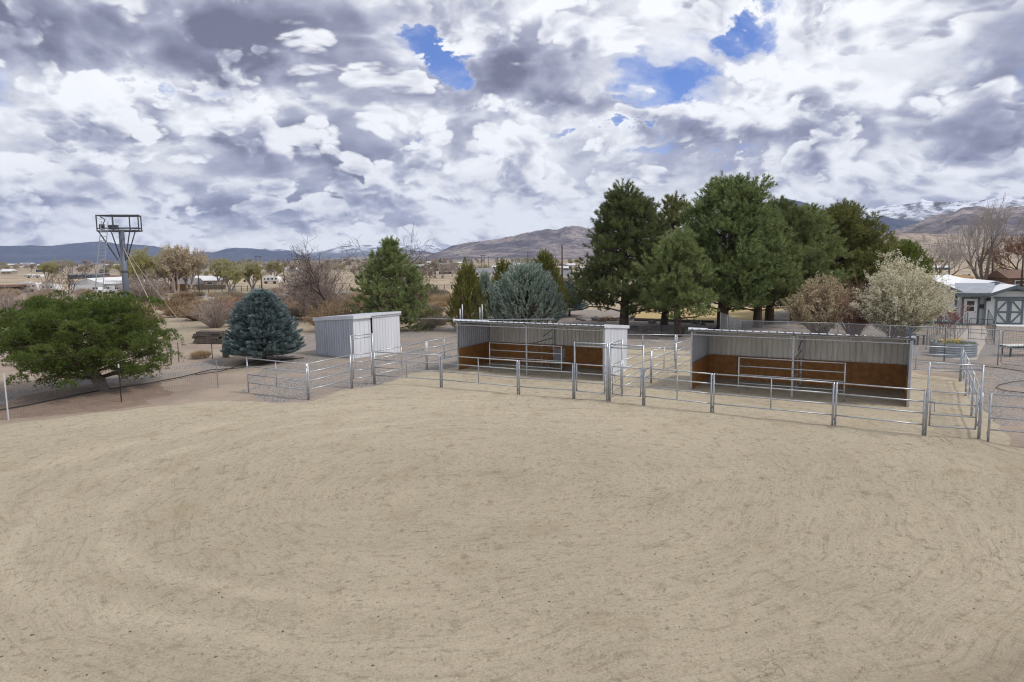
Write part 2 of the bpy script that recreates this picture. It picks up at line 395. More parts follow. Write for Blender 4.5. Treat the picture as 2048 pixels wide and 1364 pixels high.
def sand_mat():
    m, N, b = base_mat('arena_sand')
    p = geo_pos(N); x, y, z = N.sep(p)
    cx = N.m('ADD', x, 0.5); cy = N.m('MULTIPLY', N.m('SUBTRACT', y, 18.0), 1.15)
    wob = N.m('MULTIPLY', N.m('SUBTRACT', N.noise(p, .07, 3, .5), .5), 9.0)
    r = N.m('ADD', N.m('SQRT', N.m('ADD', N.m('MULTIPLY', cx, cx), N.m('MULTIPLY', cy, cy))), wob)
    th = N.m('ADD', N.m('ARCTAN2', cx, cy), N.m('MULTIPLY', N.noise(p, .2, 2, .5), .6))
    pol = N.comb(N.m('MULTIPLY', r, 3.2), N.m('MULTIPLY', th, 2.6), 0.0)
    streak = N.noise(pol, 1.0, 6, .66)
    rake = N.noise(N.comb(N.m('MULTIPLY', r, 7.5), N.m('MULTIPLY', th, 9.0), 1.0), 1.0, 4, .7)
    band = N.noise(N.comb(N.m('MULTIPLY', r, .55), N.m('MULTIPLY', th, .45), 3.0), 1.0, 3, .5)
    blotch = N.noise(p, .28, 4, .6); mid = N.noise(p, 2.4, 5, .66); grit = N.noise(p, 26.0, 3, .75)
    hoof = N.voro(N.v('ADD', p, N.v('SCALE', N.noise(p, 3.0, 2, .5, color=True), scale=.35)), 3.1)
    col = N.mix(N.step(blotch, .34, .66), (.37, .318, .236), (.335, .287, .214))
    col = N.mix(N.step(band, .40, .66, 0, .25), col, (.425, .370, .280))
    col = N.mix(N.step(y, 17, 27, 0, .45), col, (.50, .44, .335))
    # compacted wheel tracks curving round the left side
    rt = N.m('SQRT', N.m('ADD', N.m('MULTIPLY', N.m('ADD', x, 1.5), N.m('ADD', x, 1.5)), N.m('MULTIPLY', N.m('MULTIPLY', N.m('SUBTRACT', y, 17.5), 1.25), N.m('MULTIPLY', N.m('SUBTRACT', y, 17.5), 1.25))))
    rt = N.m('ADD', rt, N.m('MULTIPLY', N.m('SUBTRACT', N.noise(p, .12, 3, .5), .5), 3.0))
    side = N.step(x, 3.0, -5.0)
    track = None
    for r0_ in (8.2, 9.9, 12.2):
        tk = N.m('MULTIPLY', N.m('EXPONENT', N.m('MULTIPLY', N.m('POWER', N.m('ABSOLUTE', N.m('MULTIPLY', N.m('SUBTRACT', rt, r0_), 3.2)), 2.0), -1.0)), side)
        track = tk if track is None else N.m('MAXIMUM', track, tk)
    track = N.m('MULTIPLY', track, N.step(N.noise(p, .5, 3, .6), .36, .58, .35, 1.0))
    loose = N.m('SUBTRACT', 1.0, N.m('MULTIPLY', track, .8))
    col = N.mix(N.m('MULTIPLY', track, .42), col, (.49, .43, .325))
    col = N.mix(N.m('MULTIPLY', N.step(streak, .50, .78, 0, .42), loose), col, (.215, .172, .118))
    col = N.mix(N.m('MULTIPLY', N.step(rake, .52, .74, 0, .6), loose), col, (.19, .152, .105))
    col = N.mix(N.m('MULTIPLY', N.step(mid, .53, .74, 0, .62), loose), col, (.18, .144, .10))
    col = N.mix(N.step(hoof, .20, .06, 0, .35), col, (.19, .15, .105))
    col = N.mix(N.step(N.noise(p, 9.0, 3, .6), .55, .72, 0, .5), col, (.16, .126, .088))
    col = N.mix(N.step(grit, .46, .78, 0, .55), col, (.14, .11, .08))
    col = N.mix(N.step(grit, .50, .24, 0, .35), col, (.50, .435, .33))
    col = N.mix(N.m('MULTIPLY', N.step(rt, 12.6, 13.8), N.step(y, 16.0, 11.0, 0, .55)), col, (.20, .165, .122))  # foreground dimming put into the soil colour beyond the outer track
    crack = N.voro(N.v('ADD', p, N.v('SCALE', N.noise(p, 1.6, 3, .6, color=True), scale=.9)), .85, 'DISTANCE_TO_EDGE')
    col = N.mix(N.m('MULTIPLY', N.step(crack, .012, .004, 0, .45), N.step(N.noise(p, .35, 2, .5), .56, .66)), col, (.11, .088, .063))
    damp = N.step(N.noise(p, .55, 3, .5), .58, .74, 0, .35)
    col = N.mix(damp, col, (.27, .215, .125))
    speck = N.voro(p, 2.3); keep = N.step(N.noise(p, 1.1, 1, .5), .55, .62)
    col = N.mix(N.m('MULTIPLY', N.step(speck, .075, .04, 0, .85), keep), col, (.075, .06, .048))
    N._in(b.inputs['Base Color'], col); b.inputs['Roughness'].default_value = 0.95
    b.inputs['Specular IOR Level'].default_value = 0.1
    h = N.m('ADD', N.m('MULTIPLY', mid, 1.0), N.m('ADD', N.m('ADD', N.m('MULTIPLY', streak, .8), N.m('MULTIPLY', rake, .7)), N.m('ADD', N.m('MULTIPLY', grit, .25), N.step(hoof, .05, .28, -.35, 0))))
    N._in(b.inputs['Normal'], N.bump(h, 0.85, 0.07))
    return m
def gravel_mat():
    m, N, b = base_mat('grey_gravel')
    p = geo_pos(N)
    cell = N.voro(p, 15.0, out='Color'); cx, cy, cz = N.sep(cell)
    col = N.mix(cx, (.27, .245, .225), (.50, .465, .44))
    col = N.mix(N.step(N.voro(p, 15.0), .28, .55, 0, .70), col, (.10, .088, .078))
    col = N.mix(N.step(N.noise(p, .45, 4, .6), .42, .64, 0, .75), col, (.33, .265, .215))
    N._in(b.inputs['Base Color'], col); b.inputs['Roughness'].default_value = 0.9
    b.inputs['Specular IOR Level'].default_value = 0.15
    N._in(b.inputs['Normal'], N.bump(N.m('MULTIPLY', N.voro(p, 15.0), -1.0), 0.8, 0.05))
    return m
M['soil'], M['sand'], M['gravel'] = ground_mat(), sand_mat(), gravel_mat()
M['lawn'] = simple_mat('dormant_lawn', (.46, .345, .15), (.36, .265, .115), 0.5, 0.95, 0, 0.4, 12, fine=0.4)
M['rusty_soil'] = simple_mat('needle_litter', (.235, .165, .12), (.175, .125, .095), 2.2, 0.95, 0, 0.5, 14, fine=0.4)
M['asphalt'] = simple_mat('pale_gravel_road', (.30, .28, .265), (.24, .225, .215), 0.3, 0.95, 0, 0.2, 8)
M['concrete'] = simple_mat('concrete', (.44, .39, .345), (.37, .325, .29), 1.5, 0.9, 0, 0.1, 20)

def seg_dist(X, Y, poly):
    """signed distance to a polygon, positive inside"""
    d = np.full(X.shape, 1e9); ins = np.zeros(X.shape, bool); n = len(poly)
    for i in range(n):
        ax, ay = poly[i][:2]; bx, by = poly[(i + 1) % n][:2]
        ex, ey = bx - ax, by - ay; t = np.clip(((X - ax) * ex + (Y - ay) * ey) / (ex * ex + ey * ey + 1e-12), 0, 1)
        d = np.minimum(d, np.hypot(X - ax - t * ex, Y - ay - t * ey))
        c = (ay > Y) != (by > Y)
        ins ^= c & (X < (bx - ax) * (Y - ay) / (by - ay + 1e-12) + ax)
    return np.where(ins, d, -d)
def grid_faces(nx, ny):
    i = np.arange(nx * ny).reshape(ny, nx)
    return np.stack([i[:-1, :-1], i[:-1, 1:], i[1:, 1:], i[1:, :-1]], -1).reshape(-1, 4)
def sheet(name, mat, poly, step, top, edge=1.0, wob=0.8, wscale=0.5, relief=None, x0=None, x1=None, y0=None, y1=None):
    """ground layer whose rim dips under the soil along an uneven edge"""
    P = np.array([p[:2] for p in poly]); mn, mx = P.min(0) - 1, P.max(0) + 1
    xs = np.arange(mn[0], mx[0], step); ys = np.arange(mn[1], mx[1], step); X, Y = np.meshgrid(xs, ys)
    d = seg_dist(X, Y, P) + (fbm(X * wscale, Y * wscale, 4) - .5) * 2 * wob
    k = np.clip(d / edge, -1, 1)
    Z = np.where(k > 0, top * (k * k * (3 - 2 * np.abs(k))), 0.10 * k)
    if relief is not None: Z = Z + relief(X, Y) * np.clip(k, 0, 1)
    V = np.stack([X, Y, Z], -1).reshape(-1, 3); Fc = grid_faces(len(xs), len(ys))
    Fc = Fc[(d.reshape(-1)[Fc] > -0.8 * edge).any(1)]
    used = np.unique(Fc); re = np.full(len(V), -1); re[used] = np.arange(len(used))
    return tag(tri_mesh(name, V[used], re[Fc], mat, smooth=True), kind='structure')

# base terrain: fine near the yard, coarse towards the horizon
xs = np.concatenate([-np.geomspace(15500, 62, 40), np.linspace(-60, 60, 161), np.geomspace(62, 15500, 40)])
ys = np.concatenate([np.linspace(-200, 0, 12), np.linspace(1, 130, 173), np.geomspace(133, 13000, 60)])
X, Y = np.meshgrid(xs, ys)
amp = np.interp(Y, [0, 40, 60, 110, 400, 3000], [.012, .015, .10, .30, .5, 3])
Z = (fbm(X * .11, Y * .11, 4) - .5) * amp - 0.02
ground = tri_mesh('ground', np.stack([X, Y, Z], -1).reshape(-1, 3), grid_faces(len(xs), len(ys)), M['soil'], smooth=True)
tag(ground, kind='structure')

def arena_relief(X, Y):
    cx, cy = X + .5, (Y - 18) * 1.15
    r = np.hypot(cx, cy) + (fbm(X * .08, Y * .08, 3) - .5) * 9.0; th = np.arctan2(cx, cy)
    st = fbm(r * 2.2, th * 3.0, 4)
    berm = np.exp(-((seg_dist(X, Y, FRONT) + .15) / .35) ** 2) * .055
    return (fbm(X * 1.7, Y * 1.7, 4) - .5) * .055 + (st - .5) * .05 + (fbm(X * .4, Y * .4, 2) - .5) * .08 + berm
pC, pD, pE = gp(748, 768), gp(883, 778), gp(1037, 793)
pGa, pF, pGb = gp(1148, 801), gp(1215, 807), gp(1287, 814)
pH, pI, pJ, pK = gp(1424, 830), gp(1667, 855), gp(1848, 876), gp(1958, 885)
pA, pB, pL = gp(496, 784), gp(617, 800), gp(1921.5, 762.5)
pM, pN = gp(854, 741), gp(1351, 748)
FRONT = [pC, pD, pE, pGa, pF, pGb, pH, pI, pJ, pK, pK + [3, 12, 0], pC + [12, 6, 0]]
arena = [(-40, 3), (30, 3), (30, 19.2), gp(2060, 902), pK + [.6, -.3, 0], pL + [.6, .3, 0], (17.2, 36.5), (12, 41), (7, 44.5), (4.4, 40), (-1.3, 38.3),
         (-5.2, 34.6), gp(752, 772), gp(690, 782), gp(622, 803), gp(560, 806), gp(500, 802), gp(380, 806), gp(240, 822), gp(100, 838), gp(0, 848), (-40, 20)]
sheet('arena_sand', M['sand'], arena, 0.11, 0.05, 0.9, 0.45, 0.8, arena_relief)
gravel_poly = [gp(560, 800), gp(612, 806), gp(700, 778), gp(760, 768), (-5, 34.5), (-2.6, 38), (5, 39.5), (6, 44), (14, 41), (22, 33), pK + [1.8, 2.5, 0], (30, 22),
               (60, 30), (60, 60), (36, 58), (30, 72), (4, 78), (-6, 58), (-16, 55), gp(560, 712), gp(520, 740), gp(496, 778)]
sheet('gravel_yard', M['gravel'], gravel_poly, 0.3, 0.02, 1.4, 1.0, 0.5)
sheet('gravel_strip', M['gravel'], [gp(-60, 800), gp(0, 785), gp(120, 766), gp(250, 750), gp(330, 735), gp(440, 712), gp(440, 735), gp(330, 757), gp(200, 782), gp(60, 805), gp(-60, 822)], 0.3, 0.015, 0.8, 0.7, 0.6)
sheet('needle_litter', M['rusty_soil'], [gp(-40, 842), gp(90, 832), gp(290, 806), gp(330, 786), gp(300, 766), gp(180, 764), gp(40, 790), gp(-40, 806)], 0.2, 0.018, 0.9, 0.6, 0.7)
sheet('dry_lawn', M['lawn'], [gp(1230, 641), gp(1490, 643), gp(1560, 640), gp(1560, 616), gp(1420, 612), gp(1270, 618)], 0.8, 0.05, 1.5, 1.2, 0.2)
sheet('gravel_road', M['asphalt'], [gp(330, 597), gp(560, 589), gp(700, 585), gp(700, 581), gp(540, 584), gp(330, 590), gp(200, 600), gp(200, 608)], 1.5, 0.05, 2.0, 1.0, 0.08)

# ------------------------------------------------------------------ hills and mountains
def hill_mat(name, c1, c2, spots, scale, snow=None):
    m, N, b = base_mat(name)
    p = geo_pos(N); x, y, z = N.sep(p)
    n1 = N.noise(p, scale, 6, .62); n2 = N.noise(p, scale * 7, 4, .65); n3 = N.noise(p, scale * 26, 3, .7)
    col = N.mix(N.step(n1, .40, .60), c1, c2)
    col = N.mix(N.step(n2, .48, .62, 0, .75), col, spots)
    col = N.mix(N.step(n3, .50, .64, 0, .6), col, tuple(q * .7 for q in spots))
    if snow:
        h = N.m('ADD', z, N.m('MULTIPLY', N.m('SUBTRACT', N.noise(p, scale * 2.5, 6, .65), .5), snow[1]))
        patch = N.m('MULTIPLY', N.step(h, snow[0], snow[0] + snow[2]), N.step(N.noise(p, scale * 3.2, 6, .68), .62, .44))
        col = N.mix(patch, col, (.72, .75, .83))
    N._in(b.inputs['Base Color'], col); b.inputs['Roughness'].default_value = 0.95; b.inputs['Specular IOR Level'].default_value = 0.05
    return m
def mountain(name, mat, skyline, dist, depth, na=260, nd=56, rough=0.35, seed=0.0, gully=1.0, foot=0.0):
    """a range with its crest at `dist` metres, rising from the plain over `depth` metres and falling again behind"""
    skyline = sorted(skyline)
    px = np.linspace(skyline[0][0], skyline[-1][0], na); py = np.interp(px, *zip(*skyline))
    D = [ray(a, b) for a, b in zip(px, py)]
    A = np.array([math.atan2(d[0], d[1]) for d in D]); tanel = np.array([d[2] / math.hypot(d[0], d[1]) for d in D])
    t = np.concatenate([np.linspace(0, 1, nd), np.linspace(1, 1.7, nd // 3)[1:]])
    AA, TT = np.meshgrid(A, t)
    rr = dist - depth + TT * depth
    crest = np.maximum(CAM_H + tanel * dist, 2.0)[None, :]
    up = np.where(TT <= 1, TT ** 1.55, np.clip(1 - (TT - 1) / .7, 0, 1) ** 1.2)
    X, Y = np.sin(AA) * rr, np.cos(AA) * rr
    f = 1.0 / (crest.mean() * 3.2)
    g = fbm(X * f + seed, Y * f - seed, 6, gain=.52, ridged=True) - .62
    shape = up * (1 + gully * g * np.clip(1.25 - TT, 0.0, 1) * 1.1)
    Zm = crest * shape + crest * (fbm(X * f * 5 + seed, Y * f * 5, 4) - .5) * .10 * rough * np.clip(up * 3, 0, 1)
    Zm = Zm - 6 * (TT < 0.02) - 6 * (TT > 1.69) + foot
    V = np.stack([X, Y, Zm], -1).reshape(-1, 3)
    return tag(tri_mesh(name, V, grid_faces(na, len(t)), mat, smooth=True), kind='structure')

M['hill_blue'] = hill_mat('haze_blue_hills', (.088, .102, .150), (.060, .074, .115), (.040, .055, .090), .0016)  # haze blue mixed into the base colour of these far hills
M['hill_brown'] = hill_mat('sunlit_sagebrush_hills', (.31, .265, .25), (.105, .095, .115), (.07, .067, .08), .0030)  # sunlit patches and distance purple worked into the sagebrush tones
M['hill_near'] = hill_mat('dry_foothills', (.42, .34, .27), (.27, .22, .175), (.11, .10, .085), .006)
M['snow_far'] = hill_mat('far_snowy_range', (.14, .16, .20), (.10, .12, .16), (.09, .11, .15), .0016, (70, 340, 150))
M['snow_peak'] = hill_mat('snowy_peak', (.085, .085, .09), (.06, .062, .07), (.05, .055, .065), .0022, (240, 420, 200))

mountain('far_snowy_mountains', M['snow_far'], [(380, 508), (418, 502), (450, 504), (500, 503), (530, 496), (590, 500), (612, 508), (650, 500), (700, 490), (760, 490), (800, 488), (850, 488), (880, 496), (930, 508), (990, 514)], 11000, 1600, 200, 30, seed=5, gully=.8)
mountain('blue_mountain_range', M['hill_blue'], [(-260, 492), (-160, 489), (-60, 494), (0, 491), (60, 489), (105, 490), (150, 486), (202, 483), (235, 489), (262, 488), (310, 493), (345, 503), (380, 515), (430, 524)], 8800, 3000, 240, 60, seed=11, gully=.55)
mountain('dark_blue_hills', M['hill_blue'], [(350, 524), (395, 506), (405, 502), (425, 505), (450, 498), (472, 495), (520, 499), (548, 502), (580, 502), (612, 513), (650, 519)], 8000, 1800, 160, 44, seed=21, gully=.55)
mountain('low_brown_hills', M['hill_brown'], [(560, 524), (640, 519), (700, 512), (770, 510), (805, 500), (845, 502), (880, 508), (930, 514)], 6000, 1200, 160, 40, seed=31, gully=.8)
mountain('brown_hill', M['hill_brown'], [(810, 524), (850, 515), (880, 503), (905, 493), (935, 486), (985, 478), (1020, 469), (1060, 463), (1090, 464), (1115, 461), (1132, 453), (1145, 452), (1168, 457), (1200, 463), (1260, 474), (1340, 492), (1420, 510)], 4600, 1900, 300, 80, seed=44, gully=1.15, rough=1.2)
mountain('dark_blue_ridge', M['hill_blue'], [(1340, 512), (1420, 470), (1480, 430), (1530, 404), (1560, 398), (1600, 402), (1640, 414), (1685, 430), (1720, 441), (1770, 432), (1800, 440), (1850, 445), (1900, 450), (1960, 470), (2020, 490)], 5600, 1500, 260, 64, seed=52, gully=.7, rough=.6)
mountain('snowy_mountains', M['snow_peak'], [(1500, 500), (1600, 450), (1660, 424), (1690, 418), (1715, 414), (1740, 416), (1775, 408), (1810, 404), (1832, 399), (1843, 392), (1855, 395), (1880, 399), (1910, 398), (1945, 402), (1975, 398), (2010, 393), (2048, 396), (2110, 392), (2180, 400), (2300, 430)], 8200, 2300, 300, 64, seed=61, gully=.85, rough=.8)
mountain('brown_mountain', M['hill_brown'], [(1640, 505), (1720, 482), (1760, 470), (1810, 455), (1860, 440), (1900, 428), (1925, 416), (1950, 413), (1975, 418), (2010, 414), (2048, 412), (2120, 404), (2250, 420), (2400, 470)], 3600, 1600, 280, 70, seed=73, gully=1.1, rough=1.2)
mountain('dry_foothills', M['hill_near'], [(1540, 506), (1640, 500), (1700, 488), (1740, 478), (1800, 466), (1850, 466), (1900, 470), (1960, 474), (2048, 470), (2150, 466), (2300, 490)], 2300, 900, 240, 50, seed=83, gully=.8, rough=.9)

# ------------------------------------------------------------------ haze: one closed box of thin air
hz = Mesh(); hz.box((0, 6000, 470), (34000, 15000, 972))
hm = bpy.data.materials.new('thin_haze'); hm.use_nodes = True; hm.node_tree.nodes.clear()
HN = Nodes(hm.node_tree)
pv = HN.new('ShaderNodeVolumePrincipled'); pv.inputs['Color'].default_value = (.58, .70, 1.0, 1); pv.inputs['Density'].default_value = 4.5e-5
pv.inputs['Anisotropy'].default_value = 0.0
ho = HN.new('ShaderNodeOutputMaterial'); hm.node_tree.links.new(pv.outputs[0], ho.inputs['Volume'])
haze = tag(hz.build('haze', hm), kind='stuff')
haze.display_type = 'WIRE'
# ------------------------------------------------------------------ pipe corral
RAILS = (1.53, 1.17, .80, .43)
def pipe(p0, p1, r, name, mat, par, n=8):
    m = Mesh(); m.tube([p0, p1], r, n); return m.build(name, mat, par, smooth=True)
def P3(p, z): return np.array([p[0], p[1], z])
def corral_panel(p0, p1, label, h=1.55, rails=RAILS, mids=(.5,), inset=.045, mat=None, mid_top=True, posts=True):
    mat = mat or M['galv']
    d = unit(P3(p1, 0) - P3(p0, 0)); L = np.linalg.norm(P3(p1, 0) - P3(p0, 0))
    a, b = P3(p0, 0) + d * inset, P3(p0, 0) + d * (L - inset)
    t = thing('corral_fence', label, 'corral fence', P3(p0, 0), 'galvanised pipe fence lengths of the horse corral')
    for z in rails: pipe(P3(a, z), P3(b, z), .023, 'rail', mat, t)
    for q in (a, b): pipe(P3(q, -.12), P3(q, h), .034, 'upright', mat, t)
    for f in mids:
        q = a + (b - a) * f; pipe(P3(q, rails[-1] - .02), P3(q, rails[0]), .021, 'stay', mat, t)
    for q, s in ((a, -1), (b, 1)):
        for z in (1.40, .30): pipe(P3(q, z - .04) + d * s * .036, P3(q, z + .04) + d * s * .036, .016, 'clamp', M['galv_dull'], t, 6)
    return t
def gate_bow(p0, p1, label, leaf_label, h=2.42, open_leaf=True, latch_first=True):
    """tall bow frame over a gate leaf"""
    d = unit(P3(p1, 0) - P3(p0, 0)); L = np.linalg.norm(P3(p1, 0) - P3(p0, 0)); mat = M['galv']
    t = thing('gate_frame', label, 'gate frame', P3(p0, 0), 'tall gate bows of the horse corral')
    a, b = P3(p0, 0) + d * .03, P3(p0, 0) + d * (L - .03)
    for q in (a, b): pipe(P3(q, -.12), P3(q, h), .032, 'upright', mat, t)
    for z in (h - .03, h - .16): pipe(P3(a, z), P3(b, z), .025, 'top_rail', mat, t)
    g = thing('corral_gate', leaf_label, 'gate', P3(p0, 0), 'pipe gates of the horse corral')
    a2, b2 = P3(p0, 0) + d * .12, P3(p0, 0) + d * (L - .12)
    for z in RAILS: pipe(P3(a2, z - .02), P3(b2, z - .02), .022, 'rail', mat, g)
    for q in (a2, b2): pipe(P3(q, .40), P3(q, 1.54), .026, 'stile', mat, g)
    for z in (1.22, .55):
        m = Mesh(); m.box(P3(b2, z) + d * .06, (.09, .04, .07), d); m.build('hinge', M['galv_dull'], g)
    m = Mesh(); m.box(P3(a2, 1.17) + d * .02, (.20, .05, .05), d); m.tube([P3(a2, 1.14) + d * .1, P3(a2, .86) + d * .12], .012, 6)
    m.build('latch', M['galv_dull'], g)

ax, bx = unit([.884, -.468, 0]), unit([.468, .884, 0])
pBg = gp(704, 776)
corral_panel(pA, pB, 'short pipe corral panel on gravel below the blue spruce, leftmost of the corral')
corral_panel(pB, pBg, 'pipe corral panel on gravel running up to the tall gate by the zinc shed', mids=())
gate_bow(pBg, pC + [0.02, -.02, 0], 'tall pipe gate bow standing in front of the zinc storage shed', 'pipe gate hanging under the tall bow in front of the zinc storage shed')
corral_panel(pC, pD, 'front corral panel between the shed gate and the left end of the left shelter')
corral_panel(pD, pE, 'front corral panel before the left half of the left horse shelter')
corral_panel(pE, pGa, 'front corral panel before the right half of the left horse shelter, beside its gate', mids=())
gate_bow(pGa, pF, 'tall pipe gate bow in front of the right end of the left horse shelter', 'closed pipe gate in front of the right end of the left horse shelter')
gate_bow(pF + ax * .08, pGb, 'tall pipe gate bow leading into the alley between the two horse shelters', 'closed pipe gate leading into the alley between the two horse shelters')
corral_panel(pGb, pH, 'front corral panel between the alley gate and the left end of the right horse shelter')
corral_panel(pH, pI, 'front corral panel before the middle of the right horse shelter')
corral_panel(pI, pJ, 'front corral panel before the right end of the right horse shelter, beside the far gate', mids=())
gate_bow(pJ, pK, 'tall pipe gate bow at the right front corner of the corral', 'pipe gate with a hanging latch at the right front corner of the corral')
dK = unit(P3(pK, 0) - P3(pJ, 0))
corral_panel(pK + dK * .18, pK + dK * 4.0, 'pipe panel running out of the picture right of the corner gate')
pM2 = pM + unit(pM - pC) * 3.3
corral_panel(pC + bx * .06, pM, 'side corral panel along the gravel from the shed gate towards the left horse shelter')
corral_panel(pM, pM2, 'side corral panel reaching the back left corner of the left horse shelter')
pS = gp(1243.8, 793)
gate_bow(pF + bx * .1, pS, 'tall pipe gate bow beside the pale end wall of the left horse shelter', 'pipe gate beside the pale end wall of the left horse shelter')
pS2 = pS + (pN - pS) * .5
corral_panel(pS, pS2, 'alley side panel next to the pale end wall of the left shelter, near half', mids=())
corral_panel(pS2, pN, 'alley side panel standing in the open sand between the shelters', mids=(.5,))
pN2 = pN + unit(pN - pS) * 2.5
corral_panel(pN, pN2, 'alley side panel ending behind the left wall of the right shelter', mids=())
corral_panel((5.5, 37.9), (9.0, 37.2), 'back corral panel by the pines, seen between the two shelters')
corral_panel((9.0, 37.2), (12.6, 36.4), 'back corral panel disappearing behind the roof of the right shelter')
corral_panel(pL - ax * 3.6, pL, 'back corral panel in front of the round metal planter')
sd = (pK - pL) / 3
corral_panel(pL, pL + sd, 'right side corral panel farthest back, near the round planter')
corral_panel(pL + sd, pL + 2 * sd, 'middle one of the three panels along the right side of the corral')
corral_panel(pL + 2 * sd, pK, 'right side corral panel next to the corner gate')

# ------------------------------------------------------------------ ribbed metal sheets
def ribbed(m, o, u, n, up, width, h0, h1, pitch=.229, rib=.026, ribw=.06, top_dir=None, off=0.0):
    """sheet from o, width along u, height along up (h0 at start, h1 at end), ribs standing out along n"""
    xs, zs = [0.0], [0.0]; x = pitch / 2 + off
    while x + ribw / 2 < width:
        for dx_, z_ in ((-ribw / 2, 0), (-ribw / 2 + .014, rib), (ribw / 2 - .014, rib), (ribw / 2, 0)):
            if 0 < x + dx_ < width: xs.append(x + dx_); zs.append(z_)
        x += pitch
    xs.append(width); zs.append(0.0); k = len(xs); P = []
    for th in (0.0, -.004):
        for lvl in (0, 1):
            for x_, z_ in zip(xs, zs):
                hh = (h0 + (h1 - h0) * x_ / width) * lvl
                P.append(np.asarray(o) + u * x_ + n * (z_ + th) + up * hh)
    Fc = []
    for i in range(k - 1):
        Fc += [(i, i + 1, k + i + 1, k + i), (2 * k + i, 3 * k + i, 3 * k + i + 1, 2 * k + i + 1),
               (i, 2 * k + i, 2 * k + i + 1, i + 1), (k + i, k + i + 1, 3 * k + i + 1, 3 * k + i)]
    Fc += [(0, k, 3 * k, 2 * k), (k - 1, 3 * k - 1, 4 * k - 1, 2 * k - 1)]
    m.poly(P, Fc)
Z3 = np.array([0, 0, 1.0])
def wall_of_sheets(t, o, u, n, length, h0, h1, mat, name='wall_sheet', sw=.915, up=Z3):
    k = max(1, round(length / sw)); w = length / k
    for i in range(k):
        m = Mesh(); a0 = h0 + (h1 - h0) * i / k; a1 = h0 + (h1 - h0) * (i + 1) / k
        ribbed(m, np.asarray(o) + u * (w * i + .003) + n * .003 * (i % 2), u, n, up, w - .006, a0, a1, pitch=w / 4)
        m.build(name, mat, t)

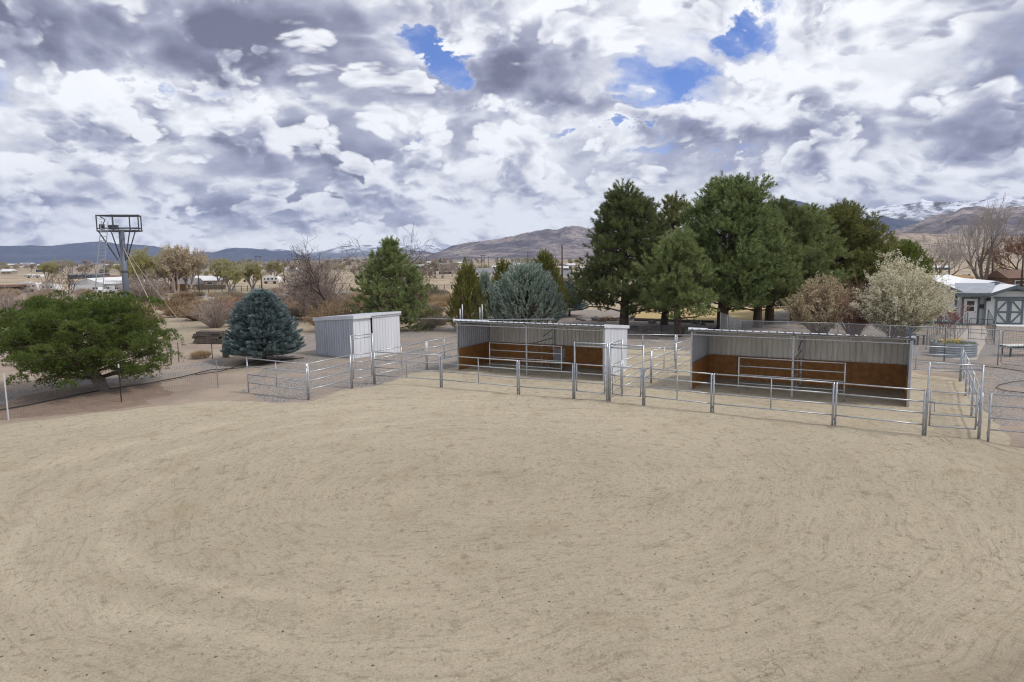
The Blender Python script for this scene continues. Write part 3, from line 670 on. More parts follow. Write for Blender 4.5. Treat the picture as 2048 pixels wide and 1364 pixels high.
# ------------------------------------------------------------------ the two open horse shelters
def shelter(fl, u, width, depth, hf, hb, label, right_mat, left_out, div):
    v = np.array([-u[1], u[0], 0.0]); fl = P3(fl, 0)
    t = thing('horse_shelter', label, 'horse shelter', fl, 'open fronted horse shelters')
    for i, f in enumerate((0, .5, 1)):
        for dpt, hh, nm in ((0, hf, 'front_post'), (depth - .08, hb, 'back_post')):
            q = fl + u * (width * f) + v * dpt
            m = Mesh(); m.box(q + Z3 * (hh / 2 - .1) + (v * .02 if f != .5 else 0), (.075, .075, hh + .05), u)
            m.build(nm, M['galv'], t)
    for k in range(2):                                            # double tube front beams with short struts
        a = fl + u * (width * .5 * k + .05); b = fl + u * (width * .5 * (k + 1) - .05)
        m = Mesh()
        for z in (hf - .03, hf - .19): m.tube([a + Z3 * z - v * .01, b + Z3 * z - v * .01], .026, 8)
        for f in (.02, .5, .98):
            q = a + (b - a) * f - v * .01; m.tube([q + Z3 * (hf - .19), q + Z3 * (hf - .03)], .02, 6)
        m.build('front_beam', M['galv'], t)
        for dpt in (depth * .36, depth * .70):
            m = Mesh(); zz_ = hf + (hb - hf) * dpt / depth - .05
            m.box(fl + u * width * (.5 * k + .25) + v * dpt + Z3 * zz_, (width * .5 - .1, .05, .07), u); m.build('purlin', M['galv_dull'], t)
    for f in (0.0, 1.0):
        m = Mesh(); q = fl + u * (width * f + (.03 if f == 0 else -.03)); m.tube([q + Z3 * (hf - .08) + v * .05, q + v * (depth - .1) + Z3 * (hb - .08)], .026, 6)
        m.build('side_beam', M['galv_dull'], t)
    # walls of ribbed sheets
    wall_of_sheets(t, fl + v * (depth + .01), u, v, width, hb - .02, hb - .02, M['liner'])
    wall_of_sheets(t, fl - u * .045 + v * .04, v, -u, depth - .03, hf - .04, hb - .04, left_out)
    wall_of_sheets(t, fl + u * (width + .045) + v * .04, v, u, depth - .03, hf - .04, hb - .04, right_mat)
    # strand-board kick boards
    kb = 1.15
    nb_ = 4; w = (width - .12) / nb_
    for i in range(nb_):
        m = Mesh(); m.box(fl + u * (.06 + w * (i + .5)) + v * (depth - .10 - .003 * (i % 2)) + Z3 * (kb / 2 + .02), (w - .012, .018, kb), u); m.build('kick_board', M['osb'], t)
    for f, s in ((0, 1), (1, -1)):
        for i in range(2):
            dd = (depth - .2) / 2
            m = Mesh(); m.box(fl + u * (width * f + s * (.045 + .003 * i)) + v * (.04 + dd * (i + .5)) + Z3 * (kb / 2 + .02), (dd - .012, .018, kb), v); m.build('kick_board', M['osb'], t)
    # roof sheets run front to back with standing ribs
    slope = unit(v * depth + Z3 * (hb - hf)); nrm = unit(np.cross(u, slope)); ov = .22
    L = math.hypot(depth, hb - hf) + ov + .14; k = round((width + .2) / .92); w = (width + .2) / k
    for i in range(k):
        m = Mesh(); o = fl - u * .1 + u * (w * i) - slope * ov + Z3 * (hf + .035 + .003 * (i % 2))
        ribbed(m, o, u, nrm, slope, w - .004, L, L, pitch=w / 3, rib=.034, ribw=.075); m.build('roof_sheet', M['roofing'], t)
    for f in (-.105, width + .105):                               # folded trim down both roof edges
        m = Mesh(); o = fl + u * f - slope * ov + Z3 * (hf - .045)
        m.prism([o, o + slope * L, o + slope * L + Z3 * .16, o + Z3 * .16], u * (.012 if f > 0 else -.012)); m.build('roof_trim', M['siding_pale'], t)
    # pipe divider between the two stalls
    c = fl + u * width * .5
    for z in (1.56, 1.2, .84, .48):
        m = Mesh(); m.tube([c + v * .1 + Z3 * z, c + v * (depth - .16) + Z3 * z], .022, 6); m.build('divider_rail', M['galv_dull'], t)
    for f in (.5,):
        m = Mesh(); m.tube([c + v * (depth * f), c + v * (depth * f) + Z3 * 1.58], .02, 6); m.build('divider_post', M['galv_dull'], t)
    m = Mesh(); m.tube([c + v * (depth * .55) + Z3 * 1.75, c + v * (depth - .14) + Z3 * 2.05], .025, 6); m.build('brace', M['galv_dull'], t)
    # stub panels closing the middle of the open front
    for (x0, x1) in div:
        for z in (1.58, 1.22, .86, .50):
            m = Mesh(); m.tube([fl + u * x0 - v * .09 + Z3 * z, fl + u * x1 - v * .09 + Z3 * z], .024, 8); m.build('front_rail', M['galv'], t, True)
        for x in (x0, x1):
            m = Mesh(); m.tube([fl + u * x - v * .09 - Z3 * .1, fl + u * x - v * .09 + Z3 * 1.6], .03, 8); m.build('front_upright', M['galv'], t, True)
    return t
LSa, LSb = gp(916.6, 741.6), gp(1207, 763.5)
RSa, RSb = gp(1381.8, 780.7), gp(1815, 815.5)
uL, uR = unit(LSb - LSa), unit(RSb - RSa)
shelter(LSa, uL, np.linalg.norm(LSb - LSa), 3.4, 2.60, 2.24, 'open horse shelter with a pale ribbed end wall, a patio chair standing inside', M['siding_pale'], M['siding'], [(1.95, 5.9)])
shelter(RSa, uR, np.linalg.norm(RSb - RSa), 3.4, 2.64, 2.28, 'open horse shelter with brown strand boards, nearer the round planter', M['siding'], M['siding'], [(2.0, 6.0)])

# ------------------------------------------------------------------ zinc storage shed
def storage_shed():
    m0 = gp(709, 718); r0 = gp(801, 704); u = unit(r0 - m0); v = np.array([-u[1], u[0], 0]); wd = np.linalg.norm(r0 - m0); dp = 3.75; hf, hb = 2.50, 2.22
    t = thing('storage_shed', 'windowless grey zinc storage shed with a sliding door, behind the tall corral gate', 'shed', m0)
    wall_of_sheets(t, m0 + v * dp, -v, -u, dp, hb, hf, M['siding'])
    wall_of_sheets(t, m0, u, -v, wd * .36, hf, hf, M['siding_pale'])
    wall_of_sheets(t, m0 + u * wd + v * .01, v, u, dp - .01, hf, hb, M['siding'])
    wall_of_sheets(t, m0 + u * wd + v * dp, -u, v, wd, hb, hb, M['siding'])
    d = Mesh(); d.box(m0 + u * wd * .68 + v * .03 + Z3 * (hf / 2), (wd * .64, .02, hf), u); d.build('dark_door_backing', M['black'], t)  # black panel painted as the shaded gap behind the sliding door
    m = Mesh(); ribbed(m, m0 + u * (wd * .385) - v * .06, u, -v, Z3, wd * .60, hf - .08, hf - .08, pitch=.229); sl = m.build('sliding_door', M['siding_pale'], t)
    m = Mesh(); m.box(m0 + u * wd * .68 - v * .10 + Z3 * (hf - .06), (wd * .66, .06, .07), u); m.build('door_track', M['galv_dull'], t)
    slope = unit(v * dp + Z3 * (hb - hf)); nrm = unit(np.cross(u, slope)); L = math.hypot(dp, hf - hb) + .2; k = 4; w = (wd + .1) / k
    for i in range(k):
        m = Mesh(); ribbed(m, m0 - u * .05 + u * (w * i) - slope * .10 + Z3 * (hf + .05 + .003 * (i % 2)), u, nrm, slope, w - .004, L, L, pitch=w / 3, rib=.03, ribw=.07); m.build('roof_sheet', M['roofing'], t)
    for f in (-.055, wd + .055):
        m = Mesh(); o = m0 + u * f - slope * .10 + Z3 * (hf - .13); m.prism([o, o + slope * L, o + slope * L + Z3 * .22, o + Z3 * .22], u * (.012 if f > 0 else -.012)); m.build('roof_trim', M['siding_pale'], t)
    m = Mesh(); o = m0 - u * .05 - v * .11 + Z3 * (hf - .13); m.prism([o, o + u * (wd + .1), o + u * (wd + .1) + Z3 * .22, o + Z3 * .22], -v * .012); m.build('fascia', M['siding_pale'], t)
storage_shed()

# ------------------------------------------------------------------ patio chair inside the left shelter
def patio_chair(c, face):
    f = unit(face); s = np.array([-f[1], f[0], 0])
    t = thing('patio_chair', 'grey sling patio chair in the shade of the left shelter', 'chair', c)
    m = Mesh(); m.prism([c + f * .25 - s * .27 + Z3 * .44, c + f * .25 + s * .27 + Z3 * .44, c - f * .22 + s * .27 + Z3 * .40, c - f * .22 - s * .27 + Z3 * .40], Z3 * .05); m.build('seat', M['cloth'], t)
    m = Mesh(); m.prism([c - f * .20 - s * .27 + Z3 * .42, c - f * .20 + s * .27 + Z3 * .42, c - f * .46 + s * .27 + Z3 * 1.12, c - f * .46 - s * .27 + Z3 * 1.12], -f * .05); m.build('backrest', M['cloth'], t)
    for k in (-1, 1):
        m = Mesh(); m.tube([c + f * .26 + s * .3 * k + Z3 * .05, c + f * .24 + s * .3 * k + Z3 * .64, c - f * .30 + s * .3 * k + Z3 * .66], .017, 6); m.build('armrest', M['black'], t)
        for g in (.24, -.26):
            m = Mesh(); m.tube([c + f * g + s * .28 * k, c + f * g * .8 + s * .28 * k + Z3 * .44], .017, 6); m.build('leg', M['black'], t)
M['cloth'] = simple_mat('grey_sling_cloth', (.22, .225, .235), (.17, .175, .185), 30, 0.9)
patio_chair(LSa + uL * 5.0 + np.array([-uL[1], uL[0], 0]) * 1.5 + Z3 * .06, (-.35, -1, 0))

# ------------------------------------------------------------------ chain-link, wire and pipe fences
M['mesh_wire'] = simple_mat('mesh_wire', (.36, .37, .38), (.28, .29, .30), 5, 0.6, 0.3)
M['dark_mesh'] = simple_mat('dark_fence_wire', (.10, .10, .105), (.07, .07, .075), 5, 0.7, 0.2)
def chain_link(pts, h, label, group, mat, wire, post_every=3.0, gap=.085, r=.0035, barb=0, cat='fence'):
    t = thing('chain_link_fence', label, cat, P3(pts[0], 0), group)
    for a, b in zip(pts[:-1], pts[1:]):
        a, b = P3(a, 0), P3(b, 0); d = b - a; L = np.linalg.norm(d); d = d / L; k = max(1, round(L / post_every))
        n_ = np.array([-d[1], d[0], 0])
        for i in range(k + 1):
            m = Mesh(); q = a + d * L * i / k; m.tube([q - Z3 * .1, q + Z3 * h], .03 if i in (0, k) else .024, 8); m.build('post', mat, t, True)
        m = Mesh(); m.tube([a + Z3 * (h - .02), b + Z3 * (h - .02)], .021, 6); m.build('top_rail', mat, t, True)
        m = Mesh()
        for s in np.arange(-h, L, gap):
            for sg in (1, -1):
                s0, s1 = (s, s + h) if sg == 1 else (s + h, s)
                z0, z1 = .04, h - .04
                lo, hi = min(s0, s1), max(s0, s1)
                q0, q1 = np.array([s0, z0]), np.array([s1, z1])
                e = q1 - q0
                ts = sorted(np.clip([(0 - s0) / e[0], (L - s0) / e[0]], 0, 1))
                if ts[1] - ts[0] < .02: continue
                A, B = q0 + e * ts[0], q0 + e * ts[1]
                m.tube([a + d * A[0] + Z3 * A[1] + n_ * .02, a + d * B[0] + Z3 * B[1] + n_ * .02], r, 3, cap=False)
        o = m.build('wire_mesh', wire, t); o['kind'] = 'stuff'
    return t
cl = [gp(1480, 700), gp(1674, 709), gp(1888, 723), gp(1995, 731)]
chain_link(cl, 1.85, 'long chain link fence behind the right horse shelter, in front of the blossoming bushes', 'chain link fences', M['galv_dull'], M['mesh_wire'], 3.4)
chain_link([gp(1480, 700), gp(1468, 693), gp(1440, 676)], 1.85, 'short chain link return beside the thick pine trunks', 'chain link fences', M['galv_dull'], M['mesh_wire'], 2.4)
chain_link([gp(1110, 668), gp(1250, 671), gp(1400, 676)], 1.3, 'low dark chain link fence under the tall pines behind the corral', 'chain link fences', M['black'], M['dark_mesh'], 3.6, .11)
def yard_gate(p0, p1, h, label, mat, wire, gap=.11):
    p0, p1 = P3(p0, 0), P3(p1, 0); d = unit(p1 - p0); L = np.linalg.norm(p1 - p0); n_ = np.array([-d[1], d[0], 0])
    t = thing('yard_gate', label, 'gate', p0)
    rr = .16; fr = []
    for cx_, cz_, a0 in ((rr, h - rr, 180), (L - rr, h - rr, 90), (L - rr, .1 + rr, 0), (rr, .1 + rr, -90)):
        for k in range(5):
            th = R(a0 - 22.5 * k); fr.append(p0 + d * (cx_ + rr * math.cos(th)) + Z3 * (cz_ + rr * math.sin(th)))
    m = Mesh(); m.tube(fr + [fr[0]], .022, 6, cap=False); m.build('frame', mat, t, True)
    m = Mesh(); m.tube([p0 + Z3 * h * .52, p1 + Z3 * h * .52], .018, 6); m.build('cross_rail', mat, t)
    m = Mesh()
    for s in np.arange(.03, L, gap): m.tube([p0 + d * s + Z3 * .12, p0 + d * s + Z3 * (h - .03)], .003, 3, cap=False)
    for s in np.arange(.15, h - .05, gap): m.tube([p0 + Z3 * s, p1 + Z3 * s], .003, 3, cap=False)
    o = m.build('wire_mesh', wire, t); o['kind'] = 'stuff'
    return t
yard_gate(gp(2001, 731.5), gp(2115, 742), 1.85, 'wide chain link yard gate with rounded corners beside the gravel drive', M['galv_dull'], M['dark_mesh'])

# wire fence along the far left edge of the arena
tp = [gp(-60, 846), gp(17, 839), gp(243, 804), gp(436, 774)]
t = thing('wire_fence', 'sagging welded wire fence under the near pine', 'fence', tp[1])
m = Mesh()
for a, b in zip(tp[:-1], tp[1:]):
    a, b = P3(a, 0), P3(b, 0); L = np.linalg.norm(b - a); d = (b - a) / L
    for z in np.arange(.06, 1.02, .10): m.tube([a + Z3 * z, (a + b) / 2 + Z3 * (z - .05 * z), b + Z3 * z], .0022, 3, cap=False)
    for s in np.arange(0, L, .10): m.tube([a + d * s + Z3 * .04, a + d * s + Z3 * .98], .0020, 3, cap=False)
o = m.build('wire_mesh', M['dark_mesh'], t); o['kind'] = 'stuff'
def t_post(q, h, label, mat, tip=True):
    t = thing('fence_post', label, 'fence post', P3(q, 0), 'steel fence posts')
    m = Mesh(); q = P3(q, 0); zt = h - (.16 if tip else 0)
    m.box(q + Z3 * (zt / 2 - .05), (.05, .008, zt + .1)); m.box(q + np.array([0, .02, 0]) + Z3 * (zt / 2 - .05), (.008, .035, zt + .1)); m.build('shaft', mat, t)
    if tip:
        m = Mesh(); m.box(q + Z3 * (h - .08), (.054, .012, .16)); m.box(q + np.array([0, .022, 0]) + Z3 * (h - .08), (.012, .034, .16)); m.build('painted_tip', M['white'], t)
t_post(tp[2], 1.62, 'black steel fence post with a white tip, right of the near pine trunk', M['black'])
t_post(tp[1], 1.75, 'whitish steel fence post at the left edge by the arena', M['siding_pale'], False)
t_post(tp[3], 1.25, 'thin grey steel fence post left of the short corral panel', M['galv_dull'], False)
for px_, py_, h_, lb in ((343, 729, 1.75, 'thin grey fence post just right of the near pine crown'), (358, 724, 1.15, 'short dark fence post beside the taller one right of the near pine'),
                         (425, 718, 1.6, 'thin pale fence post in front of the stacked timbers'), (43, 757, 1.2, 'dark fence post seen under the left side of the near pine'),
                         (190, 738, 1.3, 'dark fence post behind the near pine')):
    t_post(gp(px_, py_), h_, lb, M['dark_mesh'], False)

# pipe corner posts of the fence behind the left shelter
t = thing('pipe_fence', 'pipe and wire fence with paired posts behind the left shelter', 'fence', gp(920, 668))
pts = [gp(800, 664), gp(922, 668), gp(962, 669), gp(1110, 668)]
for a, b in zip(pts[:-1], pts[1:]):
    m = Mesh(); m.tube([P3(a, 1.15), P3(b, 1.15)], .03, 6); m.build('rail', M['galv'], t)
    m = Mesh()
    for z in (.25, .5, .75, 1.0, 1.4, 1.65, 1.9): m.tube([P3(a, z), P3(b, z)], .004, 3, cap=False)
    for f in np.arange(0, 1, .02): m.tube([P3(a + (b - a) * f, .1), P3(a + (b - a) * f, 1.15)], .003, 3, cap=False)
    o = m.build('wire_mesh', M['dark_mesh'], t); o['kind'] = 'stuff'
for px_, hh in ((921, 2.0), (925.5, 2.35), (960.5, 2.1), (965, 2.35)):
    q = gp(px_, 668.5); m = Mesh(); m.tube([P3(q, -.1), P3(q, hh)], .04, 8); m.build('post', M['galv'], t, True)
# ------------------------------------------------------------------ foliage builders
def rand_unit(n, r): v = r.normal(size=(n, 3)); return v / np.linalg.norm(v, axis=1)[:, None]
def blades(P, D, length, width, spread, count, r, jit=.3):
    """needle sprays: `count` thin tapered blades at every point P, leaning about the direction D"""
    n = len(P); P = np.repeat(P, count, 0); D = np.repeat(D, count, 0)
    d = D + rand_unit(n * count, r) * spread; d /= np.linalg.norm(d, axis=1)[:, None] + 1e-9
    L = (np.repeat(length, count) if np.ndim(length) else length) * (1 + (r.random(n * count) - .5) * 2 * jit)
    s = np.cross(d, rand_unit(n * count, r)); s /= np.linalg.norm(s, axis=1)[:, None] + 1e-9
    V = np.stack([P - s * width + d * (L * .12)[:, None], P + s * width + d * (L * .12)[:, None], P + d * L[:, None]], 1).reshape(-1, 3)
    return V, np.arange(len(V)).reshape(-1, 3)
def leaf_quads(P, size, r, up=0.0):
    n = len(P); a = rand_unit(n, r); b = np.cross(a, rand_unit(n, r)); b /= np.linalg.norm(b, axis=1)[:, None]
    s = (size * (.6 + .8 * r.random(n)))[:, None]
    V = np.stack([P - a * s, P + b * s * .55, P + a * s, P - b * s * .55], 1).reshape(-1, 3)
    return V, np.arange(len(V)).reshape(-1, 4)
def tubes(segs, n=4):
    """many tapered twigs at once: segs rows = (p0, p1, r0, r1)"""
    S = np.asarray(segs, float); p0, p1, r0, r1 = S[:, :3], S[:, 3:6], S[:, 6], S[:, 7]
    t = p1 - p0; t /= np.linalg.norm(t, axis=1)[:, None] + 1e-9
    ref = np.where(np.abs(t[:, 2:3]) < .9, [[0, 0, 1.0]], [[1.0, 0, 0]])
    a = np.cross(t, ref); a /= np.linalg.norm(a, axis=1)[:, None] + 1e-9; b = np.cross(t, a)
    th = np.arange(n) * 2 * math.pi / n
    ring = a[:, None, :] * np.cos(th)[None, :, None] + b[:, None, :] * np.sin(th)[None, :, None]
    V = np.concatenate([p0[:, None] + ring * r0[:, None, None], p1[:, None] + ring * r1[:, None, None]], 1).reshape(-1, 3)
    k = np.arange(n); q = (k + 1) % n
    f = np.stack([k, q, n + q, n + k], -1)
    T = (np.arange(len(S))[:, None, None] * 2 * n + f[None]).reshape(-1, 4)
    return V, T
def grow(p, d, length, rad, depth, r, out, tips, ang=.55, kids=(2, 3), shrink=.72, up=.1, wig=.18, nseg=3):
    """recursive bare branching; out collects twig segments, tips the ends"""
    pos = np.array(p, float); dr = unit(d); rr = rad; r_end = rad * .62
    for i in range(nseg):
        dr = unit(dr + r.normal(size=3) * wig + np.array([0, 0, up]))
        q = pos + dr * length / nseg; r2 = rad + (r_end - rad) * (i + 1) / nseg
        out.append((*pos, *q, rr, r2)); pos, rr = q, r2
        if depth > 0 and i > 0 and r.random() < .75:
            side = unit(np.cross(dr, r.normal(size=3)))
            grow(pos, unit(dr * math.cos(ang * 1.2) + side * math.sin(ang * 1.2)), length * shrink * (.7 + .4 * r.random()), rr * .6, depth - 1, r, out, tips, ang, kids, shrink, up, wig, nseg)
    if depth > 0:
        k = r.integers(kids[0], kids[1] + 1); base = r.random() * 6.28
        perp = unit(np.cross(dr, [.31, .77, .55])); perp2 = np.cross(dr, perp)
        for j in range(k):
            th = base + j * 6.283 / k + r.normal() * .3; a = ang * (.6 + .7 * r.random())
            side = perp * math.cos(th) + perp2 * math.sin(th)
            grow(pos, dr * math.cos(a) + side * math.sin(a), length * shrink * (.75 + .5 * r.random()), r_end * .8, depth - 1, r, out, tips, ang, kids, shrink, up, wig, nseg)
    else: tips.append((*pos, *dr))

M['pine'] = leaf_mat('pine_needles', (.125, .160, .066), (.165, .195, .080), (.24, .26, .11), .3)
M['pine_olive'] = leaf_mat('olive_pine_needles', (0.140, 0.157, 0.053), (0.182, 0.195, 0.064), (0.355, 0.355, 0.121), .30)
M['pine_dark'] = leaf_mat('dark_pine_needles', (0.116, 0.184, 0.083), (0.177, 0.226, 0.095), (0.497, 0.558, 0.210), .30)
M['pine_bright'] = leaf_mat('bright_pine_needles', (.072, .115, .028), (.115, .165, .038), (.23, .275, .070), .3)
M['pine_soft'] = leaf_mat('soft_pine_needles', (0.166, 0.220, 0.086), (0.210, 0.259, 0.103), (0.435, 0.480, 0.201), .30)
M['spruce'] = leaf_mat('blue_spruce_needles', (0.172, 0.233, 0.238), (0.135, 0.182, 0.190), (0.420, 0.519, 0.510), .30)
M['cypress_blue'] = leaf_mat('blue_cypress_sprays', (0.242, 0.310, 0.274), (0.196, 0.258, 0.215), (0.699, 0.800, 0.666), .30)
M['cypress_olive'] = leaf_mat('olive_cypress_sprays', (0.122, 0.138, 0.031), (0.167, 0.174, 0.040), (0.368, 0.339, 0.099), .30)
M['juniper'] = leaf_mat('green_juniper', (0.120, 0.165, 0.035), (0.155, 0.194, 0.043), (0.278, 0.320, 0.085), .30)
M['bud'] = leaf_mat('pale_blossom_buds', (.70, .675, .50), (.62, .595, .43), (.78, .76, .62), .35)
M['bud_tan'] = leaf_mat('tan_buds', (.54, .45, .31), (.45, .365, .235), (.62, .54, .38), .3)
M['bud_green'] = leaf_mat('yellow_green_buds', (.40, .39, .12), (.33, .315, .12), (.48, .46, .16), .35)
M['bud_pink'] = leaf_mat('pink_blossom', (.42, .20, .19), (.34, .14, .14), (.58, .34, .33), .3)
M['bud_rust'] = leaf_mat('rusty_buds', (.23, .12, .07), (.18, .09, .055), (.30, .16, .09), .3)
M['dead_grass'] = leaf_mat('dead_grass', (.44, .33, .195), (.36, .27, .165), (.54, .42, .27), .3)
M['sage'] = leaf_mat('grey_sagebrush', (.27, .225, .17), (.21, .175, .135), (.36, .31, .23), .2)
M['yellow_flower'] = leaf_mat('yellow_petals', (.75, .55, .02), (.65, .45, .02), (.8, .65, .1), .3)

def pine(base, h, profile, label, mat, seed, trunk_r=.25, lean=(0, 0), nbr=90, clump=.55, tufts=26, blade=(.26, .020, 13), h0=.14, group=None, upturn=.55, cat='pine tree', name='pine_tree', stretch=1.0, off=(0, 0), bark='bark', limbs_seen=True, spread=.62, ball=False):
    """profile: [(height fraction, crown radius)], crown made of needle clumps at the ends of limbs"""
    r = np.random.default_rng(seed); base = np.array([base[0], base[1], 0.0])
    t = thing(name, label, cat, base, group)
    ax_ = lambda f: base + np.array([lean[0] * f + off[0] * min(1, f * 2), lean[1] * f + off[1] * min(1, f * 2), h * f])
    fr = [0, .03, .12, .3, .5, .7, .88, .97]
    m = Mesh(); m.tube([ax_(f) + (r.normal(size=3) * [.05, .05, 0] * (0 < f < .9)) - (Z3 * .2 if f == 0 else 0) for f in fr], [trunk_r * q for q in (1.35, 1.1, 1, .85, .62, .4, .16, .05)], 10)
    m.build('trunk', M[bark], t, True)
    pf, pr = zip(*profile)
    P, D, segs = [], [], []
    ga = 2.39996; nwh = max(6, int(h * 1.15))
    for i in range(nbr):
        f0_ = ((i + .5) / nbr) ** .92
        if r.random() < .75: f0_ = (round(f0_ * nwh) + r.normal() * .13) / nwh
        f = h0 + (1 - h0) * min(1, max(0, f0_))
        Rr = np.interp(f, pf, pr) * (.62 + .50 * r.random()); th = i * ga + r.normal() * .35
        o = ax_(f - .02); out = np.array([math.cos(th) * stretch, math.sin(th), 0])
        rise = (.10 + .55 * f) * Rr
        tip = o + out * Rr + Z3 * (rise * .6 + r.normal() * .1)
        mid = o + (tip - o) * .5 + Z3 * .04 * Rr
        if f < .9:
            rr = trunk_r * .22 * (1 - f * .7)
            segs.append((*(o - Z3 * .05), *mid, rr, rr * .7)); segs.append((*mid, *tip, rr * .7, rr * .25))
        nb2 = 2 + int(Rr * 1.2)
        for j in range(nb2):
            s = 1.0 if j == 0 else .42 + .55 * r.random()
            c = o + (tip - o) * s + np.array([-out[1], out[0], 0]) * r.normal() * .32 * Rr * (.35 + s * .5) + Z3 * (r.normal() * .18)
            if f < .9 and j: segs.append((*(o + (tip - o) * s * .75), *c, .03, .012))
            ns = max(4, int(tufts / 4.5 * (.7 + .6 * r.random()))); cl_ = clump * (.75 + .5 * r.random())
            w = rand_unit(ns, r); w[:, 2] = np.abs(w[:, 2]) - .2
            a_ = w * .85 + out * .35 + Z3 * upturn; a_ /= np.linalg.norm(a_, axis=1)[:, None]
            if ball:                                              # rounded pompons of needles
                nb3 = int(tufts * (.8 + .4 * r.random())); wb = rand_unit(nb3, r); wb[:, 2] = np.where(wb[:, 2] < -.35, -wb[:, 2], wb[:, 2])
                P.append(c + wb * cl_ * (.55 + .45 * r.random(nb3) ** .5)[:, None] * [1, 1, .85]); dd = wb + Z3 * .35; D.append(dd / np.linalg.norm(dd, axis=1)[:, None]); continue
            root = c + w * cl_ * .25
            for q_ in (.25, .5, .72, .9, 1.05):
                P.append(root + a_ * cl_ * q_ + r.normal(size=(ns, 3)) * .03); D.append(a_)
    k = 14; P.append(ax_(1.0) + r.normal(size=(k, 3)) * [.14, .14, .22] - Z3 * .2); D.append(np.tile([0, 0, 1.0], (k, 1)) + r.normal(size=(k, 3)) * .3)
    P, D = np.concatenate(P), np.concatenate(D)
    V, T = blades(P, D, blade[0], blade[1], spread, blade[2], r)
    if limbs_seen:
        Vs, Ts = tubes(segs, 5); tri_mesh('limbs', Vs, Ts, M['bark'], t)
    tri_mesh('crown', V, T, M[mat], t)
    return t

def layered_conifer(base, h, Rb, label, mat, seed, name, cat, rows=26, per=17, droop=-.18, upturn=.35, sprig=.34, dens=9, width=.016, taper=1.0, lift=.30, bark='bark', tip_up=.25, skirt=.10, curve=.8, bcount=7, bspread=.32):
    """spruce: tiers of flat boughs covered in sprigs that turn up at the ends"""
    r = np.random.default_rng(seed); base = np.array([base[0], base[1], 0.0])
    t = thing(name, label, cat, base)
    m = Mesh(); m.tube([base - Z3 * .1, base + Z3 * h * .5, base + Z3 * h * .97], [.14 * h / 4, .09 * h / 4, .02], 8); m.build('trunk', M[bark], t, True)
    P, D, segs = [], [], []
    for i in range(rows):
        f = i / (rows - 1); z = h * (skirt + (1 - skirt - .02) * f)
        Rz = Rb * (1 - f ** (1 / curve)) ** taper + .10
        n = max(5, int(per * (1 - f * .6)))
        for j in range(n):
            th = 6.283 * (j + r.random() * .8) / n + i * 1.3; L = Rz * (.82 + .26 * r.random())
            out = np.array([math.cos(th), math.sin(th), 0]); sd_ = np.array([-out[1], out[0], 0])
            o = base + Z3 * (z + r.normal() * .04)
            s = np.linspace(.12, 1, 7); pts = o + out * (s * L)[:, None] + Z3 * ((droop * (1 - f) * s + tip_up * s ** 3 + lift * f * s) * L)[:, None]
            for a, b in zip(pts[:-1], pts[1:]): segs.append((*a, *b, .014, .010))
            k = max(6, int(dens * L * 4)); ss = .25 + .75 * r.random(k) ** .6
            q = np.stack([np.interp(ss, s, pts[:, c]) for c in range(3)], 1)
            lat = r.normal(size=k) * .17 * (1.15 - ss) * L + r.normal(size=k) * .05
            q = q + sd_ * lat[:, None] + Z3 * (r.random(k) * .05)[:, None]
            d = out * .8 + sd_ * np.sign(lat)[:, None] * .5 + Z3 * upturn; P.append(q); D.append(d / np.linalg.norm(d, axis=1)[:, None])
    P.append(base + Z3 * h * (.93 + .06 * r.random((14, 1)))); D.append(np.tile([0, 0, 1.0], (14, 1)))
    P, D = np.concatenate(P), np.concatenate(D)
    V, T = blades(P, D, sprig, width, bspread, bcount, r)
    Vs, Ts = tubes(segs, 3); tri_mesh('boughs', Vs, Ts, M[bark], t)
    tri_mesh('crown', V, T, M[mat], t)
    return t
def plume_conifer(base, h, Rb, label, mat, seed, group=None, n=420, plume=.55, width=.018, out=.55, shape=.75, name='cypress_tree', cat='cypress tree', sprays=9, bare=.0, bcount=5, low=.03):
    """cypress or juniper: upswept plumes over an egg-shaped crown"""
    r = np.random.default_rng(seed); base = np.array([base[0], base[1], 0.0])
    t = thing(name, label, cat, base, group)
    m = Mesh(); m.tube([base - Z3 * .1, base + Z3 * h * .8], [.12, .03], 8); m.build('trunk', M['bark'], t, True)
    f = low + (1 - low) * r.random(n) ** .85; th = r.random(n) * 6.283
    Rz = Rb * np.clip((1 - f ** 1.5), 0, 1) ** shape * np.clip(.72 + f * 1.6, 0, 1)
    rad = Rz * (.45 + .6 * r.random(n) ** .5)
    o3 = np.stack([np.cos(th), np.sin(th), 0 * th], 1)
    C = base + o3 * rad[:, None] + Z3 * (f * h * .93)[:, None]
    A = o3 * out + Z3 * (1.0 + .5 * f)[:, None] + r.normal(size=(n, 3)) * .18; A /= np.linalg.norm(A, axis=1)[:, None]
    s = np.linspace(0, 1, sprays); L = plume * (.7 + .6 * r.random(n))
    P = (C[:, None] + A[:, None] * (s[None, :] * L[:, None])[:, :, None]).reshape(-1, 3); D = np.repeat(A, sprays, 0)
    P = P + r.normal(size=P.shape) * .035
    V, T = blades(P, D, plume * .34, width, .42, bcount, r)
    segs = np.concatenate([base + Z3 * (f * h * .75)[:, None] * 1.0, C + A * (L * .8)[:, None], np.full((n, 1), .014), np.full((n, 1), .006)], 1)
    Vs, Ts = tubes(segs, 3); tri_mesh('limbs', Vs, Ts, M['bark'], t)
    tri_mesh('crown', V, T, M[mat], t)
    return t
